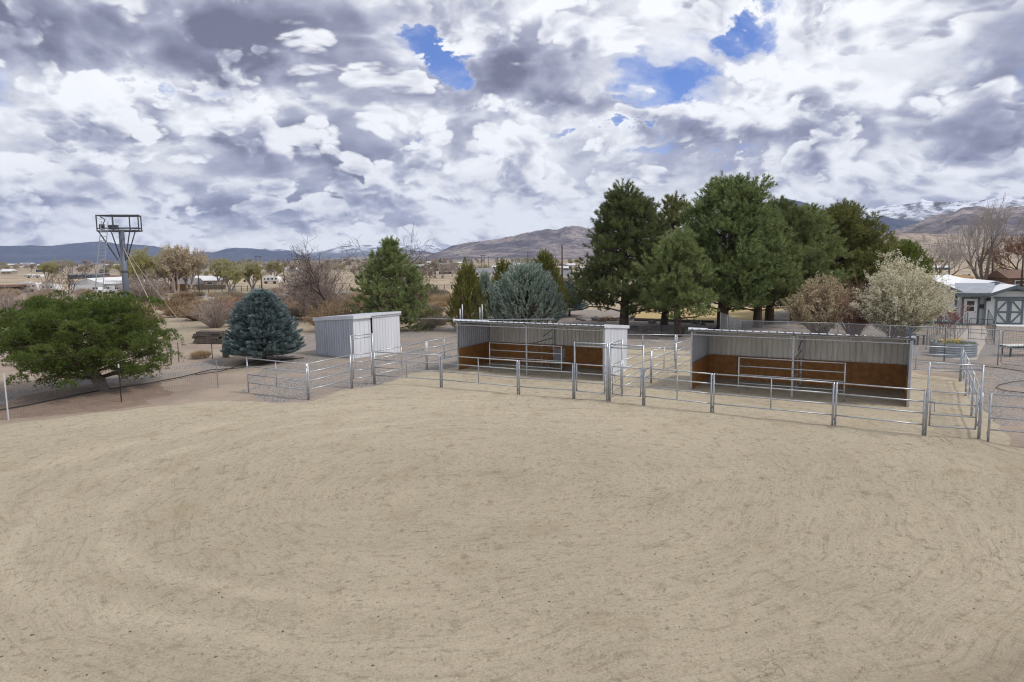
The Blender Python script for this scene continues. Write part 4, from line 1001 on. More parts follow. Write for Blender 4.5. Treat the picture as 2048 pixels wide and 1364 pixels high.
def bare_tree(base, h, label, mat, seed, name='bare_tree', cat='bare tree', group=None, trunk_r=.16, stems=1, depth=5, ang=.5, first=.32, shrink=.74, up=.08, lean=(0, 0, 1), buds=None, bud=(.05, 2), twig_n=0, kids=(2, 3), split=.45, wig=.16, fork_mat=None, n=4):
    r = np.random.default_rng(seed); base = np.array([base[0], base[1], 0.0])
    t = thing(name, label, cat, base, group); out, tips = [], []
    for i in range(stems):
        th = 6.283 * i / max(1, stems) + r.random() * 1.2; d = np.array(lean, float) + (np.array([math.cos(th), math.sin(th), 0]) * split if stems > 1 else 0)
        grow(base + (np.array([math.cos(th), math.sin(th), 0]) * trunk_r * .8 if stems > 1 else 0) - Z3 * .15, d, h * first * (.8 + .4 * r.random()), trunk_r, depth, r, out, tips, ang, kids, shrink, up, wig)
    S = np.array(out); zmax = S[:, 5].max(); k = h / zmax
    S[:, [2, 5]] *= k; S[:, :2] = base[:2] + (S[:, :2] - base[:2]) * min(1.25, max(.8, k)); S[:, 3:5] = base[:2] + (S[:, 3:5] - base[:2]) * min(1.25, max(.8, k))
    S[:, 6:] = np.maximum(S[:, 6:], .006 + .00006 * base[1])
    big = S[:, 6] > trunk_r * .30
    if big.any(): Vs, Ts = tubes(S[big], 7); tri_mesh('trunk', Vs, Ts, M[fork_mat or mat], t, True)
    Vs, Ts = tubes(S[~big], n if n > 3 else 3); tri_mesh('crown', Vs, Ts, M[mat], t)
    if buds:
        th_ = S[S[:, 6] <= np.quantile(S[:, 6], .75) + 1e-9]
        cnt = bud[1]; q = np.repeat(th_, cnt, 0); a = r.random((len(q), 1))
        Pq = q[:, :3] * (1 - a) + q[:, 3:6] * a + r.normal(size=(len(q), 3)) * bud[0] * .9
        V, Q = leaf_quads(Pq, bud[0], r); tri_mesh('buds', V, Q, M[buds], t)
    return t
def twig_bush(base, h, Rb, label, mat, seed, name, cat, group=None, n=150, buds=None, bud=.04, per=10, kid=6, rad=.012, arch=.55, fill=1.0):
    """many-stemmed bush: stems fan up and out from the ground, each with side twigs"""
    r = np.random.default_rng(seed); base = np.array([base[0], base[1], 0.0])
    t = thing(name, label, cat, base, group); S = []
    rad = max(rad, .00035 * np.linalg.norm(base))
    for i in range(n):
        th = r.random() * 6.283; o = math.sqrt(r.random()) * Rb * fill; zt = h * (1 - .55 * (o / (Rb * 1.02)) ** 2.2) * (.78 + .27 * r.random())
        end = base + np.array([math.cos(th) * o, math.sin(th) * o, zt]); st = base + np.array([math.cos(th), math.sin(th), 0]) * o * .18
        pts = []
        for s in np.linspace(0, 1, 6):
            p = st + (end - st) * [s ** 1.0, s ** 1.0, s ** arch] if arch != 1 else st + (end - st) * s
            pts.append(p + r.normal(size=3) * .035 * h * s * .6)
        for a, b, s in zip(pts[:-1], pts[1:], np.linspace(1, .35, 5)): S.append((*a, *b, rad * 1.6 * s, rad * 1.6 * (s - .12)))
        for k in range(kid):
            s = r.integers(1, 6); p = pts[s]; dd = unit(pts[s] - pts[s - 1] + r.normal(size=3) * .5 * np.linalg.norm(pts[s] - pts[s - 1]) + Z3 * .1)
            L = h * (.10 + .12 * r.random()); q = p + dd * L; S.append((*p, *q, rad * .7, rad * .4))
            for kk in range(2):
                d2 = unit(dd + r.normal(size=3) * .5); p2 = p + dd * L * (.4 + .5 * r.random()); S.append((*p2, *(p2 + d2 * L * .6), rad * .5, rad * .3))
    S = np.array(S); Vs, Ts = tubes(S, 3); tri_mesh('stems', Vs, Ts, M[mat], t)
    if buds:
        q = np.repeat(S[S[:, 5] > base[2] + h * .18], per, 0); a = r.random((len(q), 1))
        Pq = q[:, :3] * (1 - a) + q[:, 3:6] * a + r.normal(size=(len(q), 3)) * bud
        V, Q = leaf_quads(Pq, bud, r); tri_mesh('buds', V, Q, M[buds], t)
    return t

# ------------------------------------------------------------------ the near pine on the left
nb_ = gp(205, 781)
pine(nb_, 3.45, [(0, 2.2), (.18, 3.0), (.40, 3.6), (.62, 3.5), (.8, 2.9), (.92, 2.5), (1, 1.8)], 'low spreading bright green pine in front of the wind tower, nearest tree to the arena', 'pine_bright', 101, trunk_r=.27,
     lean=(-.3, .2), nbr=86, clump=.42, tufts=95, blade=(.13, .0065, 12), h0=.17, off=(-.95, .2), upturn=.35, bark='bark_grey', spread=.55, ball=True)
# the tall pines behind the corral
TALL = 'tall pines behind the corral'
pine(gp(1249, 656), 10.6, [(0, 2.6), (.14, 4.3), (.28, 4.1), (.45, 3.2), (.62, 2.6), (.78, 2.1), (.9, 1.35), (1, .4)], 'tall dark green pine, leftmost of the row behind the corral', 'pine', 201, .36, nbr=107, clump=0.71, tufts=31, blade=(.30, 0.0137, 20), h0=0.13, group=TALL)
pine(gp(1328, 650), 10.2, [(0, .8), (.2, 2.3), (.4, 2.5), (.6, 1.7), (.72, 2.0), (.85, 1.5), (1, .5)], 'sparse olive tinted pine with gaps in its crown, behind the lighter short pine', 'pine_olive', 202, .30, lean=(.9, .5), nbr=73, clump=0.59, tufts=21, blade=(.30, 0.0130, 17), h0=0.17, group=TALL)
pine(gp(1354, 673), 7.0, [(0, 1), (.2, 2.4), (.4, 2.7), (.6, 2.1), (.8, 1.4), (1, .4)], 'shorter light green pine with a slim straight trunk, in front of the sparse olive pine', 'pine_soft', 203, .27, lean=(-.2, -.1), nbr=64, clump=0.59, tufts=25, blade=(.28, 0.0130, 18), h0=0.20, group=TALL)
pine(gp(1444, 659), 10.7, [(0, 1.2), (.15, 3.3), (.35, 3.9), (.55, 3.6), (.72, 3.2), (.86, 2.6), (.95, 1.7), (1, .9)], 'tallest and broadest dark pine with a thick leaning trunk, middle of the row', 'pine_dark', 204, .46, lean=(.6, 0), nbr=120, clump=0.76, tufts=31, blade=(.30, 0.0137, 20), h0=0.16, group=TALL)
pine(gp(1514, 655), 8.8, [(0, 1.2), (.18, 3.0), (.4, 3.0), (.6, 2.5), (.8, 1.7), (1, .5)], 'soft green pine right of the thick leaning trunk', 'pine_soft', 205, .34, nbr=81, clump=0.67, tufts=28, blade=(.30, 0.0137, 18), h0=0.17, group=TALL)
pine(gp(1538, 648), 9.5, [(0, 1.2), (.2, 2.8), (.4, 3.1), (.65, 2.7), (.82, 2.1), (.95, 1.2), (1, .6)], 'round topped pine in the right half of the row, above the tan bush', 'pine', 206, .38, lean=(.3, 0), nbr=86, clump=0.70, tufts=29, blade=(.30, 0.0144, 18), h0=0.17, group=TALL)
pine(gp(1588, 643), 9.0, [(0, 1.2), (.2, 3.0), (.45, 3.3), (.65, 2.7), (.85, 1.8), (1, .6)], 'grey green pine sloping down the right side of the row', 'pine_soft', 207, .34, lean=(.4, 0), nbr=81, clump=0.71, tufts=29, blade=(.32, 0.0151, 18), h0=0.17, group=TALL)
pine(gp(1664, 632), 9.5, [(0, 1.5), (.2, 4.4), (.45, 4.5), (.65, 3.8), (.85, 2.5), (1, .7)], 'dark olive pine at the right end of the row, behind the tan bush', 'pine_olive', 208, .36, lean=(.2, 0), nbr=98, clump=0.78, tufts=29, blade=(.34, 0.0158, 18), h0=0.12, group=TALL)
# the open pine behind the zinc shed
pine(gp(785, 662), 7.0, [(0, 2.2), (.12, 3.1), (.3, 3.0), (.5, 2.45), (.65, 1.85), (.8, 1.05), (.92, .42), (1, .2)], 'open growing bushy pine with a spire top, behind the zinc storage shed', 'pine_soft', 209, .20, nbr=98, clump=0.45, tufts=15, blade=(.27, 0.0122, 17), h0=0.04)
# spruces and cypresses
layered_conifer(gp(529, 722), 4.15, 2.08, 'squat blue spruce left of the zinc storage shed', 'spruce', 301, 'blue_spruce', 'spruce tree', rows=30, per=19, taper=.74, curve=.70, dens=9.5, sprig=.20, width=.013, skirt=.13, bcount=8, bspread=.45)
layered_conifer(gp(1139, 632), 3.4, 1.75, 'small blue spruce standing alone on gravel left of the tall pines', 'spruce', 302, 'blue_spruce', 'spruce tree', rows=16, per=13, dens=6, sprig=.30, width=.022, skirt=.22, bcount=6)
plume_conifer(gp(1053, 656), 5.1, 3.0, 'big feathery blue grey cypress behind the left horse shelter', 'cypress_blue', 303, n=1100, plume=.75, width=.017, out=1.05, shape=.60, sprays=9, bcount=6)
CY = 'olive cypresses behind the left shelter'
plume_conifer(gp(938, 662), 5.0, 1.55, 'olive green upswept cypress behind the paired fence posts', 'cypress_olive', 304, CY, n=430, plume=.75, width=.018, out=.42, shape=.7)
plume_conifer(gp(972, 660), 4.4, 1.15, 'grey green slim cypress between the olive cypress and the blue grey one', 'cypress_blue', 305, CY, n=260, plume=.6, width=.018, out=.4)
plume_conifer(gp(1008, 640), 5.2, 1.6, 'olive cypress peeping out left behind the big blue grey cypress', 'cypress_olive', 306, CY, n=330, plume=.8, width=.02, out=.42)
plume_conifer(gp(1090, 638), 6.0, 2.3, 'tall olive cypress rising right behind the big blue grey cypress', 'cypress_olive', 307, CY, n=520, plume=.85, width=.021, out=.42)
plume_conifer(gp(1793, 600), 6.9, 4.3, 'round green juniper tree behind the white blossoming bush', 'juniper', 308, None, n=900, plume=1.0, width=.035, out=.7, shape=.5, name='juniper_tree', cat='juniper tree')

# ------------------------------------------------------------------ blossoming and bare shrubs by the house
twig_bush(gp(1797, 682), 4.9, 2.7, 'large round bush covered in cream blossom, right of the tall pines', 'twig_tan', 401, 'blossoming_bush', 'bush', n=165, buds='bud', bud=.055, per=16, kid=6, rad=.012, arch=.72)
twig_bush(gp(1640, 672), 3.8, 2.3, 'tan budding bush behind the roof of the right horse shelter', 'twig_tan', 402, 'budding_bush', 'bush', n=130, buds='bud_tan', bud=.05, per=11, kid=6, rad=.013, arch=.75)
twig_bush(gp(1706, 676), 3.7, 1.7, 'thin reddish bare bush between the tan and the cream bush', 'twig_red', 403, 'bare_bush', 'bush', n=80, kid=6, rad=.011, arch=.8)
bare_tree(gp(1893, 655), 2.0, 'small crimson blossoming branches beside the house wall', 'twig_red', 404, 'blossoming_shrub', 'shrub', trunk_r=.04, stems=4, depth=3, split=.8, buds='bud_pink', bud=(.035, 2))
bare_tree(gp(1968, 575), 15.5, 'big bare cottonwood with pale branches behind the house', 'twig_pale', 405, trunk_r=.36, stems=3, depth=4, ang=.30, first=.30, shrink=.76, split=.20, fork_mat='bark_grey', up=.14)
bare_tree(gp(1872, 585), 11, 'smaller bare tree left of the big bare cottonwood', 'twig_pale', 406, trunk_r=.26, stems=2, depth=5, ang=.5, first=.34, split=.5, fork_mat='bark_grey')
bare_tree(gp(2062, 566), 11, 'rust brown bare tree at the right edge of the picture', 'bud_rust', 407, trunk_r=.3, stems=3, depth=5, ang=.5, first=.34, fork_mat='bark', buds='bud_rust', bud=(.09, 1))

# ------------------------------------------------------------------ thicket and bare tree behind the spruce
bare_tree(gp(683, 648), 9.3, 'dark bare tree with a forked trunk between the spruce and the open pine', 'twig_dark', 411, trunk_r=.20, stems=2, depth=5, ang=.62, first=.36, shrink=.75, split=.55, up=.04)
for k, (px_, py_, h_, r_, mt, lb) in enumerate(((640, 640, 5.6, 3.4, 'twig', 'dense mauve brown thicket behind the blue spruce'), (690, 655, 2.4, 2.4, 'dead', 'straw coloured bush at the foot of the dark bare tree'),
        (600, 618, 4.0, 3.2, 'twig', 'mauve thicket left of the dark bare tree, farther back'), (655, 662, 2.2, 2.0, 'dead', 'golden brown bush behind the left end of the zinc shed'),
        (430, 655, 2.8, 2.2, 'twig', 'bare brown shrub left of the blue spruce'), (395, 640, 1.8, 2.4, 'dead', 'low tan brush behind the bare brown shrub'), (470, 645, 2.4, 2.0, 'twig_red', 'reddish brush close behind the blue spruce'),
        (290, 618, 4.2, 3.0, 'twig', 'tangled bare thicket at the right foot of the tower'), (350, 628, 2.0, 2.2, 'dead', 'pale brush right of the tower guy wires'), (60, 640, 2.8, 2.8, 'twig', 'bare thicket behind the left part of the near pine'),
        (15, 650, 3.2, 2.6, 'twig', 'mauve brush at the left edge of the picture'), (150, 628, 2.6, 3.0, 'twig', 'bare thicket between the near pine and the white barn'), (545, 632, 2.0, 2.4, 'dead', 'golden brush between the blue spruce and the mauve thicket'))):
    twig_bush(gp(px_, py_), h_, r_, lb, 'twig_tan' if mt == 'dead' else mt, 420 + k, 'bare_thicket', 'thicket', n=int(70 + 9 * r_ * h_), kid=5, rad=.009, arch=.8, buds='dead_grass' if mt == 'dead' else None, bud=.03, per=3)
bare_tree(gp(131, 618), 6.0, 'small dark bare tree before the white barn', 'twig_dark', 441, trunk_r=.14, depth=4, first=.4, stems=1, ang=.6)
bare_tree(gp(103, 620), 5.4, 'slim bare tree left of the white barn', 'twig', 442, trunk_r=.09, depth=4, first=.4, stems=2, ang=.4)
bare_tree(gp(320, 612), 4.8, 'leaning bare tree in the tangle right of the tower', 'twig_dark', 443, trunk_r=.13, depth=4, first=.4, lean=(-.6, 0, .7), ang=.55)
# ------------------------------------------------------------------ wind-generator tower with ladder and guy wires
def tower():
    b = gp(259, 668); D = b[1]
    t = thing('steel_tower', 'grey tubular steel tower topped by an empty railed platform', 'tower', b)
    h = height_at(b, 462)
    M['tower_paint'] = simple_mat('blue_grey_tower_paint', (.125, .145, .19), (.105, .12, .16), .6, .45)
    M['tower_dark'] = simple_mat('dark_tower_steel', (.085, .09, .105), (.06, .065, .075), 2, .5, .3)
    m = Mesh(); m.tube([P3(b, -.2), P3(b, h * .45), P3(b, h + .1)], [.25, .235, .21], 20); m.build('mast', M['tower_paint'], t, True)
    m = Mesh(); m.tube([P3(b, h * .60), P3(b, h * .62)], .26, 20); m.build('flange', M['tower_dark'], t)
    # platform: two railed bays meeting over the mast
    c = P3(b, h); q = [at_depth(945, 464, D - 1.0), at_depth(1 + 1095 / 4.5475, 464, D - .3), at_depth(282, 463.5, D + .2), at_depth(225, 461, D + 1.2)]
    pl = [c + np.array([-1.62, -.55, 0]), c + np.array([-.22, -.75, 0]), c + np.array([1.62, -.35, 0]), c + np.array([1.15, .95, 0]), c + np.array([.15, 1.05, 0]), c + np.array([-1.05, .75, 0])]
    hh = 1.22
    for i in range(6):
        p, n_ = pl[i], pl[(i + 1) % 6]
        for z in (.0, .22, hh):
            m = Mesh(); m.tube([p + Z3 * z, n_ + Z3 * z], .052 if z != .22 else .035, 6); m.build('rail', M['tower_dark'], t)
        m = Mesh(); m.tube([p - Z3 * .05, p + Z3 * (hh + .06)], .055, 6); m.build('corner_post', M['tower_dark'], t)
    for (x, y) in ((-1.55, -.5), (.9, -.4), (.8, .6), (-1.1, .5)):
        m = Mesh(); m.tube([c + np.array([x, y, -.02]), c + np.array([x * .24, y * .24, -2.35])], .05, 6); m.build('brace', M['tower_dark'], t)
    for f in np.linspace(.1, .9, 5):
        m = Mesh(); m.box(pl[0] * (1 - f) + pl[2] * f + np.array([0, .5, .03]), (.10, 1.5, .04)); m.build('deck_bar', M['tower_dark'], t)
    m = Mesh(); m.box(c + np.array([-.55, -.1, .30]), (.6, .45, .36)); m.build('gearbox', M['tower_dark'], t)
    m = Mesh(); m.tube([c + np.array([-1.42, -.2, .12]), c + np.array([-1.42, -.2, .55])], .2, 12); m.build('motor', M['black'], t)
    m = Mesh(); m.tube([c + np.array([-1.35, -.2, .5]), c + np.array([-1.15, -.15, .9]), c + np.array([-1.5, -.15, 1.15])], .04, 6); m.build('hose', M['black'], t)
    for (px, py) in ((376, 664), (352, 705)):
        e = gp(px, py); top = P3(b, h * .86); m = Mesh(); m.tube([top, (top + e) / 2 - Z3 * .08, P3(e, 0)], .030, 5); m.build('guy_wire', M['guy'], t)
    l = thing('ladder', 'long aluminium ladder leaning up against the tower platform', 'ladder', P3(b, 0) + np.array([-1.9, -1.2, 0]))
    a0 = P3(b, 0) + np.array([-2.05, -1.3, 0]); a1 = c + np.array([-.75, -.9, .75]); w = np.array([.30, .02, 0])
    for s in (-1, 1):
        m = Mesh(); m.tube([a0 + w * s * 1.15, a1 + w * s * .85], .035, 6); m.build('side_rail', M['galv'], l)
        m = Mesh(); m.tube([a0 + w * s * 1.02 + np.array([.05, .05, 0]), a0 + (a1 - a0) * .62 + w * s * .95], .03, 6); m.build('lower_section_rail', M['galv'], l)
    n = 30
    for i in range(1, n):
        f = i / n; p = a0 + (a1 - a0) * f; m = Mesh(); m.tube([p - w, p + w], .022, 5); m.build('rung', M['galv'], l)
M['guy'] = simple_mat('tan_guy_rope', (.36, .31, .25), (.30, .26, .21), 4, .8)
tower()

# ------------------------------------------------------------------ the pale house on the right
M['house_wall'] = simple_mat('pale_blue_siding', (.60, .64, .62), (.55, .59, .575), .8, .75, 0, .05, 12, (6, 6, .2))
M['house_trim'] = simple_mat('slate_trim', (.135, .165, .18), (.11, .135, .15), 3, .6)
M['house_roof'] = simple_mat('white_metal_roof', (.78, .79, .82), (.70, .71, .75), .5, .5)
M['house_shingle'] = simple_mat('grey_shingle', (.30, .325, .37), (.25, .27, .31), 1.5, .8, 0, .2, 20)
def house():
    o = gp(1911.4, 648.5); e = gp(2046, 650.5); u = unit(e - o); v = np.array([-u[1], u[0], 0.0])
    t = thing('house', 'pale blue house with slate trim, white barn style doors and white metal roofs', 'house', o)
    def hp(px, py, dv=0.0):
        n_ = v; d = ray(px, py); c0 = o + v * dv; s = (n_ @ (c0 - np.array([0, 0, CAM_H]))) / (n_ @ d); return np.array([0, 0, CAM_H]) + d * s
    def slab(pts, ext, nm, mat): m = Mesh(); m.prism(pts, ext); return m.build(nm, mat, t)
    def uu(px): q = hp(px, 640); return (q - o) @ u
    U = {k: uu(k) for k in (1840, 1882, 1911, 1922, 1926, 1958, 1967, 1969, 2018.5, 2045, 2076)}
    zE = hp(1940, 589)[2]; zP = hp(2018.5, 572)[2]; zL = hp(1921.7, 583)[2]
    L = lambda a, z, d=0.0: o + u * a + v * d + Z3 * z
    # walls
    slab([L(-5.4, 0, .0), L(U[1911], 0, .0), L(U[1911], zL, 0), L((-5.4 + U[1911]) / 2, zL + 1.2, 0), L(-5.4, zL, 0)], v * 10.0, 'wall', M['house_wall'])
    slab([L(U[1911] + .004, 0, .35), L(U[1969], 0, .35), L(U[1969], zE, .35), L(U[1911] + .004, zE, .35)], v * 9, 'wall', M['house_wall'])
    gw = U[2076] - U[1969]
    slab([L(U[1969] + .004, 0, -.02), L(U[2076], 0, -.02), L(U[2076], zE, -.02), L(U[1969] + gw / 2, zP, -.02), L(U[1969] + .004, zE, -.02)], v * 9, 'wall', M['house_wall'])
    # corner trims and base boards
    for a in (U[1911] - .06, U[1969] - .02):
        slab([L(a - .07, 0, -.045), L(a + .07, 0, -.045), L(a + .07, zE - .1, -.045), L(a - .07, zE - .1, -.045)], v * .022, 'corner_board', M['house_trim'])
    slab([L(-5.4, 0, -.03), L(U[1911] - .14, 0, -.03), L(U[1911] - .14, .22, -.03), L(-5.4, .22, -.03)], v * .02, 'base_board', M['house_trim'])
    # porch roof over the entrance
    slab([L(U[1911] - .35, zE - .06, -.75), L(U[1969] + .1, zE - .06, -.75), L(U[1969] + .1, zE + .14, -.75), L(U[1911] - .35, zE + .14, -.75)], v * .05, 'fascia', M['house_trim'])
    slab([L(U[1911] - .3, zE + .145, -.74), L(U[1969] + .08, zE + .145, -.74), L(U[1969] + 1.4, zP + .1, 2.6), L(U[1911] + .5, zP + .1, 2.6)], Z3 * .05, 'porch_roof', M['house_shingle'])
    slab([L(U[1926] - .2, zE + .15, -.78), L(U[1958] + .2, zE + .15, -.78), L(U[1958] + .2, zE + .23, -.78), L(U[1926] - .2, zE + .23, -.78)], v * .03, 'gutter', M['white'])
    # front gable roof
    mid = U[1969] + gw / 2; ov = .55
    for s, nm in ((-1, 'roof'), (1, 'roof')):
        e0 = mid + s * (gw / 2 + ov); ze = zE - (zP - zE) * ov / (gw / 2)
        slab([L(mid, zP + .04, -.6), L(e0, ze + .04, -.6), L(e0, ze + .10, -.6), L(mid, zP + .10, -.6)], v * 9.5, nm, M['house_roof'])
        slab([L(mid + s * .003, zP - .16, -.63), L(e0, ze - .16, -.63), L(e0, ze + .09, -.63), L(mid + s * .003, zP + .09, -.63)], v * .04, 'rake_board', M['house_trim'])
    slab([L(mid - .9, zP - .42, -.05), L(mid + .9, zP - .42, -.05), L(mid + .25, zP - .20, -.05), L(mid - .25, zP - .20, -.05)], v * .03, 'gable_vent', M['house_trim'])
    # middle gable behind
    c_ = hp(1989, 564, 3.0); f0 = hp(1921, 581, 3.0); um, zm = (c_ - o) @ u, c_[2]; ul, zl = (f0 - o) @ u, f0[2]
    ur = um + (um - ul)
    slab([L(ul, .0, 3.05), L(ur, .0, 3.05), L(ur, zl, 3.05), L(um, zm - .1, 3.05), L(ul, zl, 3.05)], v * 9, 'wall', M['house_wall'])
    for a in (ul - .3, ur + .3):
        zz_ = zl - .08
        slab([L(um, zm, 2.7), L(a, zz_, 2.7), L(a, zz_ + .1, 2.7), L(um, zm + .1, 2.7)], v * 9.6, 'roof', M['house_roof'])
        slab([L(um, zm - .2, 2.66), L(a, zz_ - .2, 2.66), L(a, zz_ + .06, 2.66), L(um, zm + .06, 2.66)], v * .03, 'rake_board', M['house_trim'])
    # left wing with the big white roof
    lm = (-5.4 + U[1911]) / 2
    for s in (-1, 1):
        e0 = lm + s * (U[1911] - lm + .45); ze = zL - .18
        slab([L(lm, zL + 1.25, -.5), L(e0, ze + .06, -.5), L(e0, ze + .13, -.5), L(lm, zL + 1.32, -.5)], v * 11.5, 'roof', M['house_roof'])
        slab([L(lm, zL + 1.02, -.54), L(e0, ze - .16, -.54), L(e0, ze + .10, -.54), L(lm, zL + 1.29, -.54)], v * .03, 'rake_board', M['house_trim'])
    k0, k1 = hp(1857, 553, 9), hp(1968, 566, 9)
    m = Mesh(); r0, r1 = hp(1862, 551, 13), hp(1896, 549, 13); e0, e1 = hp(1868, 570, 7.5), hp(1969, 566, 7.5)
    m.prism([r0, r1, e1, e0], Z3 * -.12); m.build('rear_roof', M['house_roof'], t)
    m = Mesh(); m.prism([P3(e0, 0) + v * .6, P3(e1, 0) + v * .6, e1 + v * .6 - Z3 * .25, e0 + v * .6 - Z3 * .25], v * 5); m.build('rear_wall', M['house_wall'], t)
    # entrance door
    d0, d1 = uu(1928.5), uu(1955.5); zt = hp(1942, 598)[2]
    dr = slab([L(d0, .06, .30), L(d1, .06, .30), L(d1, zt, .30), L(d0, zt, .30)], v * .04, 'door', M['white'])
    w0, w1 = uu(1934.5), uu(1949); z0, z1, z2, z3 = (hp(1942, q)[2] for q in (622.5, 613.6, 611.4, 602.5))
    for a, b_ in ((z0, z1), (z2, z3)):
        m = Mesh(); m.prism([L(w0, a, .285), L(w1, a, .285), L(w1, b_, .285), L(w0, b_, .285)], v * .012); pn = m.build('pane', M['glass'], dr)
        pn.location = tuple(pn.location)
    m = Mesh(); m.tube([L(d1 - .1, 1.0, .22), L(d1 - .1, 1.0, .30)], .035, 8); m.build('handle', M['house_trim'], dr)
    for a0, a1 in ((d0 - .16, d0 - .005), (d1 + .005, d1 + .16)):
        slab([L(a0, 0, .30), L(a1, 0, .30), L(a1, zt + .14, .30), L(a0, zt + .14, .30)], v * .03, 'door_trim', M['house_trim'])
    slab([L(d0 - .005, zt + .01, .302), L(d1 + .005, zt + .01, .302), L(d1 + .005, zt + .14, .302), L(d0 - .005, zt + .14, .302)], v * .03, 'door_trim', M['house_trim'])
    # barn doors
    b0, b1 = uu(1987.5), uu(2044.5); zt = hp(2015, 598)[2]; bm = (b0 + b1) / 2
    for a0, a1, s in ((b0, bm - .01, 1), (bm + .01, b1, -1)):
        dr = slab([L(a0, .05, -.075), L(a1, .05, -.075), L(a1, zt, -.075), L(a0, zt, -.075)], v * .04, 'barn_door', M['house_wall'])
        def strip(pa, pb, wd, dd=0.0):
            m = Mesh(); c0 = (np.array(pa) + np.array(pb)) / 2; ln = math.dist(pa, pb)
            dirv_ = unit(u * (pb[0] - pa[0]) + Z3 * (pb[1] - pa[1])); m.box(L(c0[0], c0[1], -.092 - dd), (ln, .03, wd), dirv_, unit(np.cross(dirv_, v))); m.build('batten', M['house_trim'], dr)
        for x in (a0 + .08, a1 - .08): strip((x, .05), (x, zt), .15)
        for z in (.13, zt * .5, zt - .08): strip((a0 + .16, z), (a1 - .16, z), .14, .004)
        if s > 0: strip((a0 + .2, zt * .56), (a1 - .2, zt - .2), .12, .008); strip((a1 - .2, .25), (a0 + .2, zt * .45), .12, .008)
        else: strip((a1 - .2, zt * .56), (a0 + .2, zt - .2), .12, .008); strip((a0 + .2, .25), (a1 - .2, zt * .45), .12, .008)
    slab([L(b0 - .12, zt + .02, -.07), L(b1 + .12, zt + .02, -.07), L(b1 + .12, zt + .18, -.07), L(b0 - .12, zt + .18, -.07)], v * .05, 'door_head', M['house_trim'])
    for px, py, dv in ((1977.5, 598, -.1), (1963, 612.5, .25)):
        q = hp(px, py, dv); m = Mesh(); m.box(q, (.22, .25, .30), u); m.build('wall_lamp', M['black'], t)
    pad = Mesh(); pad.box(L((b0 + b1) / 2, .02, -1.0), (b1 - b0 + .6, 1.7, .12), u); tag(pad.build('concrete_pad', M['white']), 'white concrete pad in front of the barn style doors', 'concrete pad')
    walk = [gp(1898, 720), gp(1962, 722), gp(1985, 668), gp(1972, 652), gp(1905, 652), gp(1885, 690)]
    sheet('concrete_walk', M['concrete'], walk, .25, .03, .35, .15, .5)
house()

# walkway gates and railings in dark steel
def railing(p0, p1, h, label, n=9, name='walk_railing', bow=True):
    p0, p1 = P3(p0, 0), P3(p1, 0); t = thing(name, label, 'railing', p0, 'dark railings of the house walk'); d = p1 - p0
    m = Mesh(); m.tube([p0 + d * .0, p0 + Z3 * (h - .15), p0 + d * .04 + Z3 * h, p0 + d * .96 + Z3 * h, p1 + Z3 * (h - .15), p1], .026, 6); m.build('frame', M['dark_steel'], t)
    for z in (.35 * h, .12): m = Mesh(); m.tube([p0 + Z3 * z, p1 + Z3 * z], .018, 5); m.build('rail', M['dark_steel'], t)
    for f in np.linspace(.08, .92, n):
        m = Mesh(); m.tube([p0 + d * f + Z3 * .1, p0 + d * f + Z3 * h], .012, 5); m.build('bar', M['dark_steel'], t)
M['dark_steel'] = simple_mat('dark_grey_steel', (.13, .135, .145), (.10, .105, .11), 4, .5, .3)
railing(gp(1936, 680), gp(1988, 684), 1.45, 'dark steel gate across the walk in front of the white house door', 3)
railing(gp(1988, 690), gp(1974, 655), 1.45, 'dark steel railing along the right side of the house walk', 9)
railing(gp(1878, 668), gp(1908, 690), 1.35, 'dark steel railing at the left side of the house walk', 6)
railing(gp(1908, 690), gp(1934, 658), 1.35, 'dark steel railing running up to the left of the house door', 8)
railing(gp(1852, 700), gp(1874, 672), 1.40, 'dark railing beside the cream blossom bush', 6)

# planter, bench, chair, rocks, timbers, hose
def planter():
    c = gp(1905, 711); t = thing('stock_tank_planter', 'round corrugated metal planter with yellow flowers behind the corral', 'planter', c)
    rr, h = 1.15, .78; m = Mesh(); prof = []
    for i in range(25): prof.append((rr + .022 * math.sin(i / 24 * 6.283 * 6), h * i / 24))
    n = 40; P = [c + np.array([r_ * math.cos(6.283 * j / n), r_ * math.sin(6.283 * j / n), z_]) for r_, z_ in prof for j in range(n)]
    P += [c + np.array([(rr - .05) * math.cos(6.283 * j / n), (rr - .05) * math.sin(6.283 * j / n), z_]) for z_ in (h, h - .16) for j in range(n)]
    k = len(prof) + 2; Fc = [(i * n + j, i * n + (j + 1) % n, (i + 1) * n + (j + 1) % n, (i + 1) * n + j) for i in range(k - 1) for j in range(n)]
    m.poly(P, Fc); m.build('tank', M['tank'], t, True)
    m = Mesh(); m.tube([c + Z3 * (h - .25), c + Z3 * (h - .12)], rr - .045, n); m.build('potting_soil', M['rusty_soil'], t)
    r = np.random.default_rng(9)
    q = np.array([c + np.array([x, y, h - .02]) for x, y in r.normal(size=(160, 2)) * .45]); V, Q = leaf_quads(q, .09, r); tri_mesh('foliage', V, Q, M['pine'], t)
    q = np.concatenate([c + np.array([x, y, h + .10]) + r.normal(size=(30, 3)) * [.09, .09, .06] for x, y in ((-.75, -.3), (-.35, .1), (-.1, -.35), (.55, .15), (.3, .5))]); V, Q = leaf_quads(q, .045, r); tri_mesh('flowers', V, Q, M['yellow_flower'], t)
M['tank'] = simple_mat('corrugated_tank_steel', (.30, .34, .38), (.24, .27, .31), 4, .35, .6)
planter()
